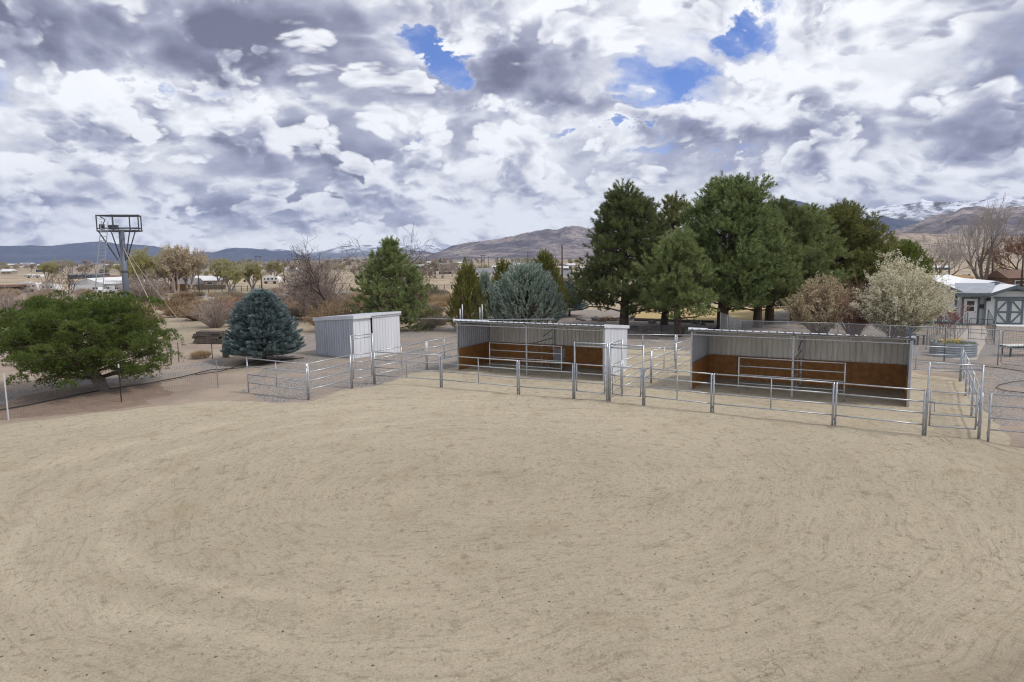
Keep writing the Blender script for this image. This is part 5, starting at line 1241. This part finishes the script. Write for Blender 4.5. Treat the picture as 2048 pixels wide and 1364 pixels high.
def bench_table():
    c = gp(2042, 712); t = thing('slatted_table', 'low slatted green and white table on the gravel at the right edge', 'table', c); z = .62
    M['green_frame'] = simple_mat('dark_green_frame', (.03, .07, .05), (.025, .055, .04), 3, .5)
    for i in range(7):
        m = Mesh(); m.box(c + np.array([-.9 + .3 * i, 0, z]), (.20, .75, .04)); m.build('slat', M['white'], t)
    for s in (-1, 1):
        m = Mesh(); m.box(c + np.array([0, s * .36, z - .07]), (2.1, .06, .09)); m.build('apron', M['green_frame'], t)
        for k in (-1, 1):
            m = Mesh(); m.box(c + np.array([k * .85, s * .33, (z - .1) / 2]), (.07, .07, z - .1)); m.build('leg', M['green_frame'], t)
bench_table()
def adirondack():
    c = gp(1832, 690); t = thing('garden_chair', 'dark blue slatted garden chair beside the cream blossom bush', 'chair', c)
    M['blue_plastic'] = simple_mat('dark_blue_plastic', (.03, .055, .085), (.025, .045, .07), 3, .45)
    f = np.array([.5, -.85, 0]); s = np.array([.85, .5, 0])
    for i in range(5):
        m = Mesh(); m.prism([c - f * .25 + s * (-.3 + .12 * i) + Z3 * .3, c - f * .25 + s * (-.2 + .12 * i) + Z3 * .3, c - f * .62 + s * (-.2 + .12 * i) + Z3 * 1.05, c - f * .62 + s * (-.3 + .12 * i) + Z3 * 1.05], f * .03); m.build('back_slat', M['blue_plastic'], t)
    m = Mesh(); m.prism([c + f * .3 - s * .3 + Z3 * .42, c + f * .3 + s * .3 + Z3 * .42, c - f * .27 + s * .3 + Z3 * .3, c - f * .27 - s * .3 + Z3 * .3], Z3 * .035); m.build('seat', M['blue_plastic'], t)
    for k in (-1, 1):
        m = Mesh(); m.box(c + s * .36 * k + Z3 * .62, (.75, .12, .03), f); m.build('armrest', M['blue_plastic'], t)
        m = Mesh(); m.box(c + s * .34 * k + f * .28 + Z3 * .3, (.10, .04, .6), f); m.build('leg', M['blue_plastic'], t)
        m = Mesh(); m.box(c + s * .34 * k - f * .3 + Z3 * .3, (.10, .04, .6), f); m.build('leg', M['blue_plastic'], t)
adirondack()
def rock(c, s, label, mat, seed, group='landscape rocks', flat=.6):
    r = np.random.default_rng(seed); m = Mesh(); n1, n2 = 8, 5; P, Fc = [], []
    for i in range(n2):
        ph = -.5 + i / (n2 - 1) * 1.0
        for j in range(n1):
            th = 6.283 * j / n1; k = 1 + r.normal() * .13
            P.append(c + np.array([math.cos(th) * math.cos(ph * 2.6) * s * k, math.sin(th) * math.cos(ph * 2.6) * s * .8 * k, s * flat * (math.sin(ph * 2.6) * .7 + .45) * k]))
    Fc = [(i * n1 + j, i * n1 + (j + 1) % n1, (i + 1) * n1 + (j + 1) % n1, (i + 1) * n1 + j) for i in range(n2 - 1) for j in range(n1)] + [tuple(range(n1 - 1, -1, -1)), tuple(range((n2 - 1) * n1, n2 * n1))]
    m.poly(P, Fc); return tag(m.build('landscape_rock', mat), label, 'rock', group)
M['stone'] = simple_mat('grey_stone', (.22, .20, .19), (.14, .125, .12), 6, .9, 0, .4, 20)
M['stone_red'] = simple_mat('reddish_stone', (.30, .20, .14), (.22, .15, .11), 6, .9, 0, .4, 20)
for i, (px, py, s, red) in enumerate(((1192, 641, .5, 0), (1203, 643, .45, 1), (1214, 641, .55, 1), (1226, 642, .5, 1), (1238, 641, .45, 0), (1219, 637, .4, 1), (1258, 641, .4, 0), (1283, 663, .38, 0), (1268, 655, .22, 0), (1303, 668, .28, 0), (1312, 672, .34, 0), (1160, 640, .35, 0), (1166, 642, .28, 0), (1305, 647, .4, 0), (1390, 648, .4, 0), (1405, 650, .3, 0))):
    rock(gp(px, py), s, ('reddish' if red else 'grey') + (' landscape rock in the pile left of the first tall pine' if 1185 < px < 1262 else ' landscape rock on the gravel by the pine trunks' if px > 1262 else ' landscape rock beside the small blue spruce'), M['stone_red'] if red else M['stone'], 500 + i)
def log(p0, p1, r, label, group='logs edging the dry lawn'):
    m = Mesh(); m.tube([P3(p0, r * .8), P3(p1, r * .8)], [r, r * .8], 8); tag(m.build('edging_log', M['wood'], None, True), label, 'log', group)
log(gp(1268, 642), gp(1348, 644), .16, 'long edging log along the near side of the dry lawn, left part'); log(gp(1352, 645), gp(1428, 646), .15, 'long edging log along the near side of the dry lawn, right part')
def wood_bench():
    a, b = gp(1362, 668), gp(1398, 670); d = unit(P3(b, 0) - P3(a, 0)); c = (P3(a, 0) + P3(b, 0)) / 2; L = math.dist(a, b)
    t = thing('plank_bench', 'low plank bench between two pine trunks behind the corral', 'bench', c)
    m = Mesh(); m.box(c + Z3 * .5, (L, .38, .07), d); m.build('seat', M['wood'], t)
    for s in (-.4, .4): m = Mesh(); m.box(c + d * L * s + Z3 * .235, (.1, .34, .46), d); m.build('leg', M['wood'], t)
wood_bench()
def timber_stack():
    c0 = gp(421, 686); d = unit([1, -.12, 0]); n_ = np.array([.12, 1, 0]); r = np.random.default_rng(31)
    for k in range(5):
        for j in range(3):
            L = 1.7 + r.random() * .5; c = c0 + n_ * (j * .36 - .3) + Z3 * (.10 + .17 * k) + d * r.normal() * .12
            m = Mesh(); m.box(c, (L, .28, .155), unit(d + np.array([0, r.normal() * .06, r.normal() * .015])))
            tag(m.build('stacked_timber', M['wood']), ('weathered timber in the stack left of the blue spruce, ' + ('bottom', 'second', 'third', 'fourth', 'top')[k] + ' layer, ' + ('front', 'middle', 'back')[j]), 'timber', 'timbers stacked left of the blue spruce')
timber_stack()
m = Mesh(); q = gp(452, 714); m.box(q + Z3 * .35, (.30, .30, .9)); tag(m.build('wooden_stump', M['wood']), 'short square wooden post at the left foot of the blue spruce', 'post')
def hose(pts, r, label, mat):
    m = Mesh(); P = []
    for (x0, y0), (x1, y1) in zip(pts[:-1], pts[1:]):
        for f in np.linspace(0, 1, 6)[:-1]: g_ = gp(x0 + (x1 - x0) * f, y0 + (y1 - y0) * f); P.append(P3(g_, .06))
    m.tube(P, r, 5); tag(m.build('irrigation_hose', mat, None, True), label, 'hose', 'irrigation hoses on the ground')
hose([(-20, 826), (60, 812), (140, 795), (205, 782), (290, 770), (360, 757), (420, 742), (480, 738), (560, 722), (620, 716)], .028, 'black irrigation hose winding from the near pine to the blue spruce', M['black'])
hose([(390, 752), (440, 745), (500, 727), (560, 712)], .022, 'second black hose curving towards the blue spruce', M['black'])
hose([(1965, 735), (2000, 738), (2048, 745), (2080, 750)], .018, 'dark hose on the gravel below the yard gate', M['black'])
hose([(2075, 763), (2030, 765), (1998, 772), (1992, 778), (2010, 784), (2048, 788), (2080, 790)], .016, 'looped black hose right of the corner gate', M['black'])

# ------------------------------------------------------------------ the town and fields beyond
M['far_white'] = simple_mat('far_white_paint', (.72, .72, .72), (.62, .62, .63), .3, .6)
M['far_roof'] = simple_mat('far_grey_shingle', (.20, .20, .215), (.16, .16, .175), .4, .85)
M['far_pale_roof'] = simple_mat('far_pale_roof', (.62, .63, .65), (.54, .55, .57), .3, .6)
M['far_blue'] = simple_mat('slate_blue_siding', (.085, .115, .155), (.07, .095, .13), .4, .7)
M['far_tan'] = simple_mat('tan_siding', (.34, .27, .21), (.28, .22, .17), .4, .8)
M['far_brown'] = simple_mat('brown_siding', (.16, .09, .06), (.12, .07, .05), .4, .8)
M['far_red'] = simple_mat('red_barn_paint', (.24, .06, .05), (.18, .05, .045), .4, .8)
M['far_fence'] = simple_mat('orange_brown_boards', (.30, .175, .07), (.22, .125, .05), .6, .85)
M['far_dark'] = simple_mat('dark_board', (.065, .06, .058), (.05, .046, .045), .5, .85)
def far_house(x0, x1, yb, yt, label, wall, roof, axis='x', roof_frac=.42, dpt=None, wins=3, group='houses of the valley', name='far_house', cat='house', yaw=0.0, door=None):
    a, b = gp(x0, yb), gp(x1, yb); b = np.array([b[0] * a[1] / b[1], a[1], 0]) if True else b
    d = unit(b - a); w = math.dist(a, b); n_ = np.array([-d[1], d[0], 0]); dpt = dpt or max(5, w * .55); c = (a + b) / 2; h = height_at(c, yt)
    hw = h * (1 - roof_frac); t = thing(name, label, cat, a, group)
    if axis == 'x':
        m = Mesh(); m.box(c + n_ * dpt / 2 + Z3 * hw / 2, (w, dpt, hw), d); m.build('wall', wall, t)
        o = .35
        P = [a - d * o - n_ * o + Z3 * (hw - .05), b + d * o - n_ * o + Z3 * (hw - .05), b + d * o + n_ * dpt / 2 + Z3 * h, a - d * o + n_ * dpt / 2 + Z3 * h, b + d * o + n_ * (dpt + o) + Z3 * (hw - .05), a - d * o + n_ * (dpt + o) + Z3 * (hw - .05)]
        m = Mesh(); m.poly(P, [(0, 1, 2, 3), (3, 2, 4, 5), (0, 3, 5), (1, 4, 2), (0, 5, 4, 1)]); m.build('roof', roof, t)
    else:
        m = Mesh(); m.prism([a, b, b + Z3 * hw, c + Z3 * (h - .06), a + Z3 * hw], n_ * dpt); m.build('wall', wall, t)
        for s, e in ((-1, a), (1, b)):
            q = e + d * s * .3 + Z3 * (hw - .1); m = Mesh(); m.prism([c + Z3 * h, q, q + Z3 * .15, c + Z3 * (h + .15)], n_ * (dpt + .3)); m.build('roof', roof, t)
    for i in range(wins):
        f = (i + .7) / (wins + .4); p = a + (b - a) * f - n_ * .03 + Z3 * hw * .56; ww = min(1.5, w / (wins * 2.4))
        m = Mesh(); m.box(p, (ww + .24, .06, hw * .40), d); fr = m.build('window', M['far_white'], t)
        m = Mesh(); m.box(p - n_ * .03, (ww, .06, hw * .40 - .2), d); m.build('pane', M['glass'], fr)
    if door is not None:
        m = Mesh(); m.box(a + (b - a) * door[0] - n_ * .05 + Z3 * hw * .40, (w * door[1], .08, hw * .8), d); m.build('door', M['far_white'], t)
    return t
FW, FR, FP = M['far_white'], M['far_roof'], M['far_pale_roof']
far_house(2, 23, 549, 538, 'white roofed ranch building at the far left edge', M['far_tan'], FP, wins=2)
far_house(-30, 32, 588, 570, 'long dark shed at the left edge behind the brush', M['far_dark'], M['rust'], wins=0, roof_frac=.2)
far_house(136, 200, 558, 547, 'slate blue house with white trimmed windows beyond the white barn', M['far_blue'], FR, wins=4, roof_frac=.2)
far_house(142, 206, 583, 558, 'white metal barn with a gable front and big door, left of the tower', FP, FW, axis='y', wins=0, roof_frac=.42, dpt=24, door=(.5, .55))
far_house(205, 246, 582, 562, 'low white building behind the pickup trucks', FW, FP, wins=2, roof_frac=.25)
far_house(206, 248, 561, 551, 'dull red outbuilding beyond the pickup trucks', M['far_red'], M['far_brown'], wins=1)
far_house(346, 388, 580, 557, 'grey roofed house behind the orange board fence', M['far_tan'], FR, wins=2, roof_frac=.55)
far_house(383, 435, 574, 552, 'pale roofed house among bare trees in the left middle', M['far_tan'], FP, wins=2, roof_frac=.4)
far_house(566, 594, 561, 554, 'dark low shed between the roadside pole and the thicket', M['far_dark'], FR, wins=0)
far_house(572, 612, 546, 533, 'white roofed building beyond the thicket', FW, FP, wins=1)
far_house(946, 1012, 554, 536, 'white house with a dark grey roof beyond the olive cypress', FW, FR, wins=5, roof_frac=.45)
far_house(1090, 1140, 572, 541, 'grey roofed tan house left of the first tall pine', M['far_tan'], FR, wins=1, roof_frac=.5, door=(.45, .5))
far_house(926, 946, 546, 536, 'small blue grey outbuilding left of the white house', M['far_blue'], FP, wins=0)
far_house(878, 905, 548, 541, 'dark shed in the trees left of the white house', M['far_dark'], FR, wins=0)
far_house(1012, 1040, 536, 528, 'bright white warehouse in the distance', FW, FW, wins=0)
far_house(985, 1010, 538, 531, 'grey distant building left of the bright warehouse', M['far_blue'], FP, wins=0)
far_house(1046, 1085, 537, 530, 'pale distant building right of the bright warehouse', M['far_tan'], FP, wins=0)
far_house(1120, 1150, 533, 527, 'distant pale roofed house near the tall pole', FW, FP, wins=1)
far_house(1914, 1946, 563, 550, 'orange tan building behind the bare cottonwood', M['far_tan'], M['far_fence'], wins=1)
far_house(2016, 2062, 577, 540, 'brown building at the right edge behind the house', M['far_brown'], M['far_brown'], wins=1)
far_house(1872, 1902, 540, 531, 'blue grey building on the slope behind the small bare tree', M['far_blue'], FP, wins=0)
r_ = np.random.default_rng(77)
for i in range(44):
    x = r_.choice([r_.uniform(-20, 560), r_.uniform(800, 1180)]); yb = r_.uniform(525, 545); s = (yb - 514) / 20
    far_house(x, x + r_.uniform(12, 26) * s + 4, yb, yb - r_.uniform(3.5, 6.0) * s - 1.2, 'tiny distant house of the valley town', [FW, M['far_tan'], M['far_blue'], FP][i % 4], [FP, FR, FP, M['far_brown']][i % 4], wins=1, group='tiny distant houses', name='distant_house')

def trailer(x0, x1, yb, yt, label, cab=False, cat='motorhome'):
    a, b = gp(x0, yb), gp(x1, yb); b = np.array([b[0] * a[1] / b[1], a[1], 0]); d = unit(b - a); L = math.dist(a, b); n_ = np.array([-d[1], d[0], 0]); h = height_at((a + b) / 2, yt)
    t = thing('motorhome' if cat == 'motorhome' else 'travel_trailer', label, cat, a, 'parked motorhomes and trailers'); z0 = .45; nose = L * .12
    prof = [a + Z3 * z0, a + Z3 * (h - .2), a + d * .2 + Z3 * h, b - d * (nose if cab else .3) + Z3 * h, b - d * (.1) + Z3 * (h * .72), b + Z3 * (h * .5), b + Z3 * z0]
    m = Mesh(); m.prism(prof, n_ * 2.4); m.build('body', M['far_white'], t)
    m = Mesh(); m.box(a + d * L * .5 - n_ * .02 + Z3 * h * .36, (L * .9, .03, .18), d); m.build('stripe', M['far_tan'], t)
    for f, w in ((.12, .08), (.34, .12), (.60, .12), (.82, .10)):
        m = Mesh(); m.box(a + d * L * f - n_ * .03 + Z3 * h * .68, (L * w, .05, h * .2), d); m.build('window', M['glass'], t)
    m = Mesh(); m.box(a + d * L * .48 - n_ * .035 + Z3 * (z0 + h * .34), (L * .07, .05, h * .62), d); m.build('door', M['far_pale'], t)
    for f in ((.18, .72) if cab else (.5, .58)):
        m = Mesh(); q = a + d * L * f + Z3 * .4; m.tube([q - n_ * .03, q + n_ * .25], .4, 12); m.build('wheel', M['black'], t)
    m = Mesh(); m.box(a + d * L * .4 + n_ * 1.2 + Z3 * (h + .12), (.9, .8, .24), d); m.build('roof_unit', M['far_white'], t)
M['far_pale'] = simple_mat('pale_door', (.55, .55, .54), (.5, .5, .5), 1, .6)
trailer(33, 76, 586, 566, 'big white motorhome parked left of the white barn', True); trailer(76, 110, 585, 569, 'white trailer with an awning right of the big motorhome', False, 'trailer')
trailer(47, 66, 556, 549, 'white trailer parked in the far field, left one of two', False, 'trailer'); trailer(66, 82, 556, 549.5, 'white trailer parked in the far field, right one of two', False, 'trailer')
trailer(526, 558, 568, 553, 'white motorhome standing in the field between two roadside poles', True)
def pickup(x0, x1, yb, yt, label, col='far_white', kind='pickup'):
    a, b = gp(x0, yb), gp(x1, yb); b = np.array([b[0] * a[1] / b[1], a[1], 0]); d = unit(b - a); L = math.dist(a, b); n_ = np.array([-d[1], d[0], 0]); h = max(1.4, min(2.2, height_at((a + b) / 2, yt)))
    t = thing('parked_pickup' if kind == 'pickup' else 'parked_car', label, 'pickup truck' if kind == 'pickup' else 'car', a, 'parked vehicles'); X = lambda f, z: a + d * L * f + Z3 * z * h
    m = Mesh(); m.prism([X(0, .22), X(0, .5), X(.02, .55), X(.28, .58), X(.98, .56), X(1, .5), X(1, .22)], n_ * 1.8); m.build('body', M[col], t)
    m = Mesh(); m.prism([X(.26, .57), X(.36, .98), X(.40, 1), X(.68, 1), X(.72, .57)] if kind == 'pickup' else [X(.2, .56), X(.34, .98), X(.75, 1), X(.95, .57)], n_ * 1.7); cb = m.build('cab', M[col], t)
    for f in (.36, .54):
        m = Mesh(); m.box(X(f + .07, .78) - n_ * .02, (L * .13, .04, h * .24), d); m.build('window', M['glass'], cb)
    for f in (.17, .82):
        q = X(f, .2); m = Mesh(); m.tube([q - n_ * .03, q + n_ * .25], .36, 12); m.build('wheel', M['black'], t)
pickup(175, 206, 588, 576, 'white pickup truck parked in front of the white barn door'); pickup(207, 226, 587, 575.5, 'white pickup truck seen through the tower ladder'); pickup(224, 244, 588, 575.5, 'white crew cab pickup truck just left of the tower')
pickup(573, 588, 565, 559.5, 'white car parked by the right roadside pole', kind='car'); pickup(487, 500, 564, 560, 'pale blue car under a bare tree by the field', 'far_pale', 'car')
pickup(1930, 1944, 560, 553, 'silver car parked behind the bare cottonwood', 'far_pale', 'car')
# the rounded white cover seen over the near pine
def quonset():
    a, b = gp(96, 622), gp(168, 622); b = np.array([b[0] * a[1] / b[1], a[1], 0]); d = unit(b - a); w = math.dist(a, b); n_ = np.array([-d[1], d[0], 0]); h = height_at((a + b) / 2, 598)
    t = thing('covered_shelter', 'rounded white tarpaulin shelter peeping over the near pine', 'shelter', a)
    pts = [a + d * w * (.5 - .5 * math.cos(th)) + Z3 * h * math.sin(th) ** .8 for th in np.linspace(0, math.pi, 13)]
    m = Mesh(); m.prism(pts, n_ * 6); m.build('cover', M['far_pale'], t)
    for f in (.1, .9): m = Mesh(); m.tube([a + d * w * f - n_ * .05, a + d * w * f - n_ * .05 + Z3 * h * .5], .05, 6); m.build('frame_post', M['galv_dull'], t)
quonset()
def board_fence(x0, y0, x1, y1, yt, label, mat, k=30):
    a, b = gp(x0, y0), gp(x1, y1); d = b - a; L = np.linalg.norm(d); u = d / L; h = height_at(a, yt); t = thing('board_fence', label, 'fence', a); r = np.random.default_rng(int(x0))
    for i in range(k):
        m = Mesh(); m.box(a + d * (i + .5) / k + Z3 * h / 2, (L / k * .94, .06, h * (1 + r.normal() * .03)), u); m.build('board', mat, t)
board_fence(318, 583, 378, 582, 568.5, 'orange brown board fence right of the tower', M['far_fence'], 32)
board_fence(393, 580, 452, 578, 571, 'grey weathered board fence among bare trees', M['wood'], 28)
board_fence(1986, 571, 2060, 573, 556, 'dark brown board fence behind the house roofs', M['far_brown'], 26)
def rail_fence(x0, y0, x1, y1, n, label, h=1.1):
    a, b = gp(x0, y0), gp(x1, y1); t = thing('post_and_rail_fence', label, 'fence', a, 'field fences')
    for i in range(n + 1):
        q = a + (b - a) * i / n; m = Mesh(); m.tube([P3(q, -.1), P3(q, h)], .07, 6); m.build('post', M['pole'], t)
    for z in (.45 * h, .9 * h): m = Mesh(); m.tube([P3(a, z), P3(b, z)], .025, 5); m.build('rail', M['pole'], t)
rail_fence(362, 588, 520, 581, 12, 'dark post fence along the gravel road'); rail_fence(560, 580, 700, 576, 9, 'thin post fence beyond the thicket')
rail_fence(860, 578, 1010, 580, 10, 'rusty field fence behind the olive cypress', .9)

# utility poles and wires
PW = {}
def power_pole(px, yb, yt, label, r=.16, arm=None, can=False, key=None):
    b = gp(px, yb); h = height_at(b, yt); t = thing('utility_pole', label, 'utility pole', b, 'utility poles across the valley'); r = max(r, .00042 * b[1])
    m = Mesh(); m.tube([P3(b, -.3), P3(b, h)], [r, r * .7], 8); m.build('mast', M['pole'], t, True)
    if arm: m = Mesh(); m.box(P3(b, h - .5), (arm, .14, .16), (1, .1, 0)); m.build('cross_arm', M['pole'], t)
    if can:
        m = Mesh(); m.tube([P3(b, h - 2.3) + np.array([-.55, -.2, 0]), P3(b, h - 1.3) + np.array([-.55, -.2, 0])], .3, 12); m.build('transformer', M['far_pale'], t)
    PW[key] = P3(b, h)
power_pole(293, 578, 505, 'pole with a grey transformer right of the tower', .17, None, True, 'a')
power_pole(524, 583, 546, 'short dark pole left of the white motorhome', .17, key='b'); power_pole(569, 566, 537, 'pole right of the white motorhome', .14, key='c')
power_pole(191.5, 556, 522, 'thin dark pole beyond the blue house', .12, key='d'); power_pole(399, 588, 529, 'thin pole among bare trees in the left middle', .12, key='i')
power_pole(1124.5, 574, 490, 'tallest brown pole left of the first tall pine', .20, key='e'); power_pole(1056, 544, 502, 'pole with cross arms above the blue grey cypress', .18, 2.2, key='f')
power_pole(948.5, 556, 530, 'thin pole beside the white house', .10, key='g'); power_pole(977.5, 534, 513, 'thin distant pole right of the twin poles', .14, key='h')
power_pole(1087, 533, 515, 'small distant pole near the middle', .14, key='j'); power_pole(1111.5, 533, 511, 'small distant pole close to the tallest brown pole', .14, key='k')
power_pole(1982.5, 574, 512, 'rusty brown pole right of the bare cottonwood', .16, key='l'); power_pole(2042, 578, 512, 'rusty brown pole at the right edge', .17, key='m')
def h_frame(px0, px1, yb, yt, label):
    a, b = gp(px0, yb), gp(px1, yb); h = height_at(a, yt); t = thing('h_frame_pole', label, 'utility pole', a, 'utility poles across the valley')
    for q in (a, b): m = Mesh(); m.tube([P3(q, 0), P3(q, h)], .0004 * a[1], 6); m.build('mast', M['pole'], t)
    e = (b - a) * .35; m = Mesh(); m.tube([P3(a - e, h * .96), P3(b + e, h * .96)], .0003 * a[1], 5); m.build('cross_arm', M['pole'], t)
h_frame(963, 968.5, 535, 510, 'twin pole line support left of the middle'); h_frame(513, 521, 536, 512, 'twin pole line support above the yellow willows')
def wire(p, q, sag, label, r=.02):
    p, q = np.asarray(p, float), np.asarray(q, float); P = [p + (q - p) * s - Z3 * sag * 4 * s * (1 - s) for s in np.linspace(0, 1, 15)]
    D = np.linalg.norm((p + q) / 2); m = Mesh(); m.tube(P, max(r, .00011 * D), 4, cap=False); tag(m.build('power_line', M['wire'], None, True), label, 'wire', 'power lines')
M['wire'] = simple_mat('power_line_cable', (.22, .19, .165), (.18, .155, .135), 1, .7)
wire(at_depth(-60, 547, 210), PW['a'] - Z3 * 3.6, 1.2, 'upper power line running left from the transformer pole'); wire(at_depth(-60, 551, 210), PW['a'] - Z3 * 4.2, 1.4, 'lower power line running left from the transformer pole')
pe = P3(PW['e'], PW['e'][2] - 5.5)
wire(PW['a'] - Z3 * 3.6, at_depth(760, 538, 190), 1.0, 'upper power line running right from the transformer pole', .03); wire(PW['a'] - Z3 * 4.3, at_depth(760, 541, 190), 1.2, 'lower power line running right from the transformer pole', .03)
wire(at_depth(760, 538, 190), pe, 1.5, 'power line crossing in front of the white house', .03)
wire(at_depth(1840, 526, 190), PW['l'] - Z3 * 2, .3, 'power line left of the rusty brown pole'); wire(PW['l'] - Z3 * 2, PW['m'] - Z3 * 2, .3, 'power line between the two rusty brown poles')

# field trees: one of each kind is grown, the rest are copies
def willow(base, h, label, seed, bud_mat='bud_green', twig='twig_pale'):
    return bare_tree(base, h, label, twig, seed, name='budding_willow', cat='willow tree', group='budding willows of the valley', trunk_r=.02 * h + .1, stems=3, depth=5, ang=.42, first=.32, split=.4, buds=bud_mat, bud=(.14 * h / 14, 2), n=3, up=.12)
wl = [(277, 582, 496, 'yellow green willow standing right behind the tower', 601, 'bud_green', 1), (300, 585, 490, 'tall olive willow behind the transformer pole', 602, 'bud_green', 1), (352, 586, 484, 'tall grey budding tree with the highest twigs, left middle', 603, 'bud_tan', 0),
      (340, 586, 520, 'small yellow green willow before the orange board fence', 604, 'bud_green', 1), (377, 584, 486, 'tall grey tree right of the highest twigs', 605, 'bud_tan', 0), (462, 584, 519, 'yellow willow with a dark stocky trunk', 606, 'bud_green', 1),
      (440, 578, 512, 'grey olive willow behind the yellow one', 607, 'bud_green', 1), (506, 580, 517, 'pale willow with a slim trunk left of the short pole', 608, 'bud_green', 1), (548, 560, 516, 'broad olive willow behind the motorhome', 609, 'bud_green', 1),
      (96, 565, 513, 'lone yellow green poplar at the left before the blue range', 610, 'bud_green', 1), (205, 552, 532, 'small yellow willow left of the ladder', 611, 'bud_green', 1), (258, 580, 510, 'olive willow just behind the tower mast', 612, 'bud_green', 1)]
for px, yb, yt, lb, sd_, bm_, yl in wl:
    b = gp(px, yb); willow(b, height_at(b, yt), lb, sd_, bm_, 'twig' if bm_ == 'bud_tan' else 'twig_pale')
protos = []
for k, (mt, bd) in enumerate((('twig', None), ('twig_pale', 'bud_tan'), ('twig_pale', 'bud_green'))):
    protos.append((mt, bd))
b0 = gp(700, 556); first = {}
def field_tree(px, yb, hpx, k):
    b = gp(px, yb); h = height_at(b, yb - hpx)
    lb = ('leafless brown field tree in the middle distance', 'leafless pale field tree in the middle distance', 'yellow green budding field tree in the middle distance')[k]
    if k not in first:
        first[k] = (bare_tree(b, h, lb, protos[k][0], 650 + k, name='field_tree', cat='tree', group='leafless field trees', trunk_r=.22, stems=3, depth=4, ang=.5, first=.34, buds=protos[k][1], bud=(.10, 1), n=3), h)
    else: clone(first[k][0], b, r_.random() * 6.28, lb, h / first[k][1])
for i in range(190):
    x = r_.uniform(560, 1180) if i < 105 else r_.uniform(-20, 560) if i < 175 else r_.uniform(1740, 2060)
    yb = 519 + (.012 * (1024 - x)) + 3 + abs(r_.normal()) * 11; yb = min(yb, 566)
    field_tree(x, yb, r_.uniform(6, 12) + (yb - 520) * .38, int(r_.integers(0, 3)))
for i, (px, yb, hpx) in enumerate(((738, 566, 34), (842, 560, 30), (858, 562, 26), (885, 556, 30), (905, 552, 28), (920, 558, 24), (800, 560, 28), (870, 556, 38), (622, 556, 32), (655, 552, 34), (590, 552, 30), (715, 556, 30))): field_tree(px, yb, hpx, i % 2)
def far_pine(px, yb, yt):
    b = gp(px, yb); h = height_at(b, yt); lb = 'small dark evergreen far out in the valley'
    if 'p' not in first:
        first['p'] = (plume_conifer(b, h, h * .28, lb, 'pine_dark', 690, 'dark evergreens of the valley', n=160, plume=h * .16, width=h * .012, out=.5, name='distant_evergreen', cat='evergreen tree', sprays=6), h)
    else: clone(first['p'][0], b, r_.random() * 6.28, lb, h / first['p'][1])
for px, yb, yt in ((881, 531, 518), (930, 531, 515), (943, 531, 519), (995, 525, 516), (1063, 530, 519), (1030, 529, 521), (1138, 526, 519), (1141, 556, 534), (1070, 527, 518), (640, 534, 527), (1880, 520, 512), (1905, 523, 515), (2002, 535, 526), (1893, 516, 510)): far_pine(px, yb, yt)

# dry brush on the field: three grown, the rest copied
brush = []
for k, (mt, lb) in enumerate((('dead_grass', 'tuft of straw coloured grass on the dry field'), ('sage', 'low grey sagebrush on the dry field'), ('twig_tan', 'small tan twiggy bush on the dry field'))):
    t = thing('field_brush', lb, 'brush', (0, 70, 0), 'dry brush on the field behind the yard'); r = np.random.default_rng(700 + k)
    n = 420; th = r.random(n) * 6.283; o = np.sqrt(r.random(n)) * .62; P = np.stack([np.cos(th) * o, 70 + np.sin(th) * o, .05 + .35 * r.random(n) * (1 - o)], 1)
    D = np.stack([np.cos(th) * o * 1.2, np.sin(th) * o * 1.2, .8 + 0 * o], 1); V, T = blades(P, D, .42, .014, .45, 4, r); tri_mesh('stems', V, T, M[mt], t); brush.append(t)
    q = gp(r_.uniform(560, 900), r_.uniform(592, 640)); t.location = tuple(q)
cnt = 0
while cnt < 190:
    x = r_.uniform(-20, 1160); yb = 588 + abs(r_.normal()) * 30
    if yb > 652 or (yb > 600 and x < 200) or (980 < x and yb > 600): continue
    k = int(r_.integers(0, 3)); clone(brush[k], gp(x, yb), r_.random() * 6.28, None, r_.uniform(.7, 2.3)); cnt += 1
for px, py, s, k in ((402, 716, .75, 0), (865, 655, 1.5, 1), (880, 648, 1.3, 1), (850, 660, 1.1, 1), (980, 630, 1.6, 1), (740, 652, 1.6, 0), (870, 598, 2.4, 1), (885, 610, 2.2, 0), (845, 590, 2.0, 0)): clone(brush[k], gp(px, py), px, None, s)

# pebbles and clods on the arena: nobody could count them
r = np.random.default_rng(55); pts = []
while len(pts) < 1100:
    px, py = r.uniform(-40, 2090), 775 + 590 * r.random() ** .8; g_ = gp(px, py)
    if seg_dist(np.array([g_[0]]), np.array([g_[1]]), arena)[0] > .5: pts.append(g_)
pts = np.array(pts); pts[:, 2] = .045 + np.asarray(arena_relief(pts[:, 0], pts[:, 1]))
s = .007 + .024 * r.random(len(pts)) ** 4
oct_ = np.array([[1, 0, 0], [0, 1, 0], [-1, 0, 0], [0, -1, 0], [0, 0, .8], [0, 0, -.5]])
V = (pts[:, None] + oct_[None] * s[:, None, None] * (1 + .35 * r.normal(size=(len(pts), 6, 1)))).reshape(-1, 3)
fc = np.array([[0, 1, 4], [1, 2, 4], [2, 3, 4], [3, 0, 4], [1, 0, 5], [2, 1, 5], [3, 2, 5], [0, 3, 5]])
T = (np.arange(len(pts))[:, None, None] * 6 + fc[None]).reshape(-1, 3)
M['clod'] = simple_mat('dark_clods', (.15, .12, .088), (.08, .065, .05), 3, .95)
tag(tri_mesh('pebbles', V, T, M['clod']), kind='stuff')
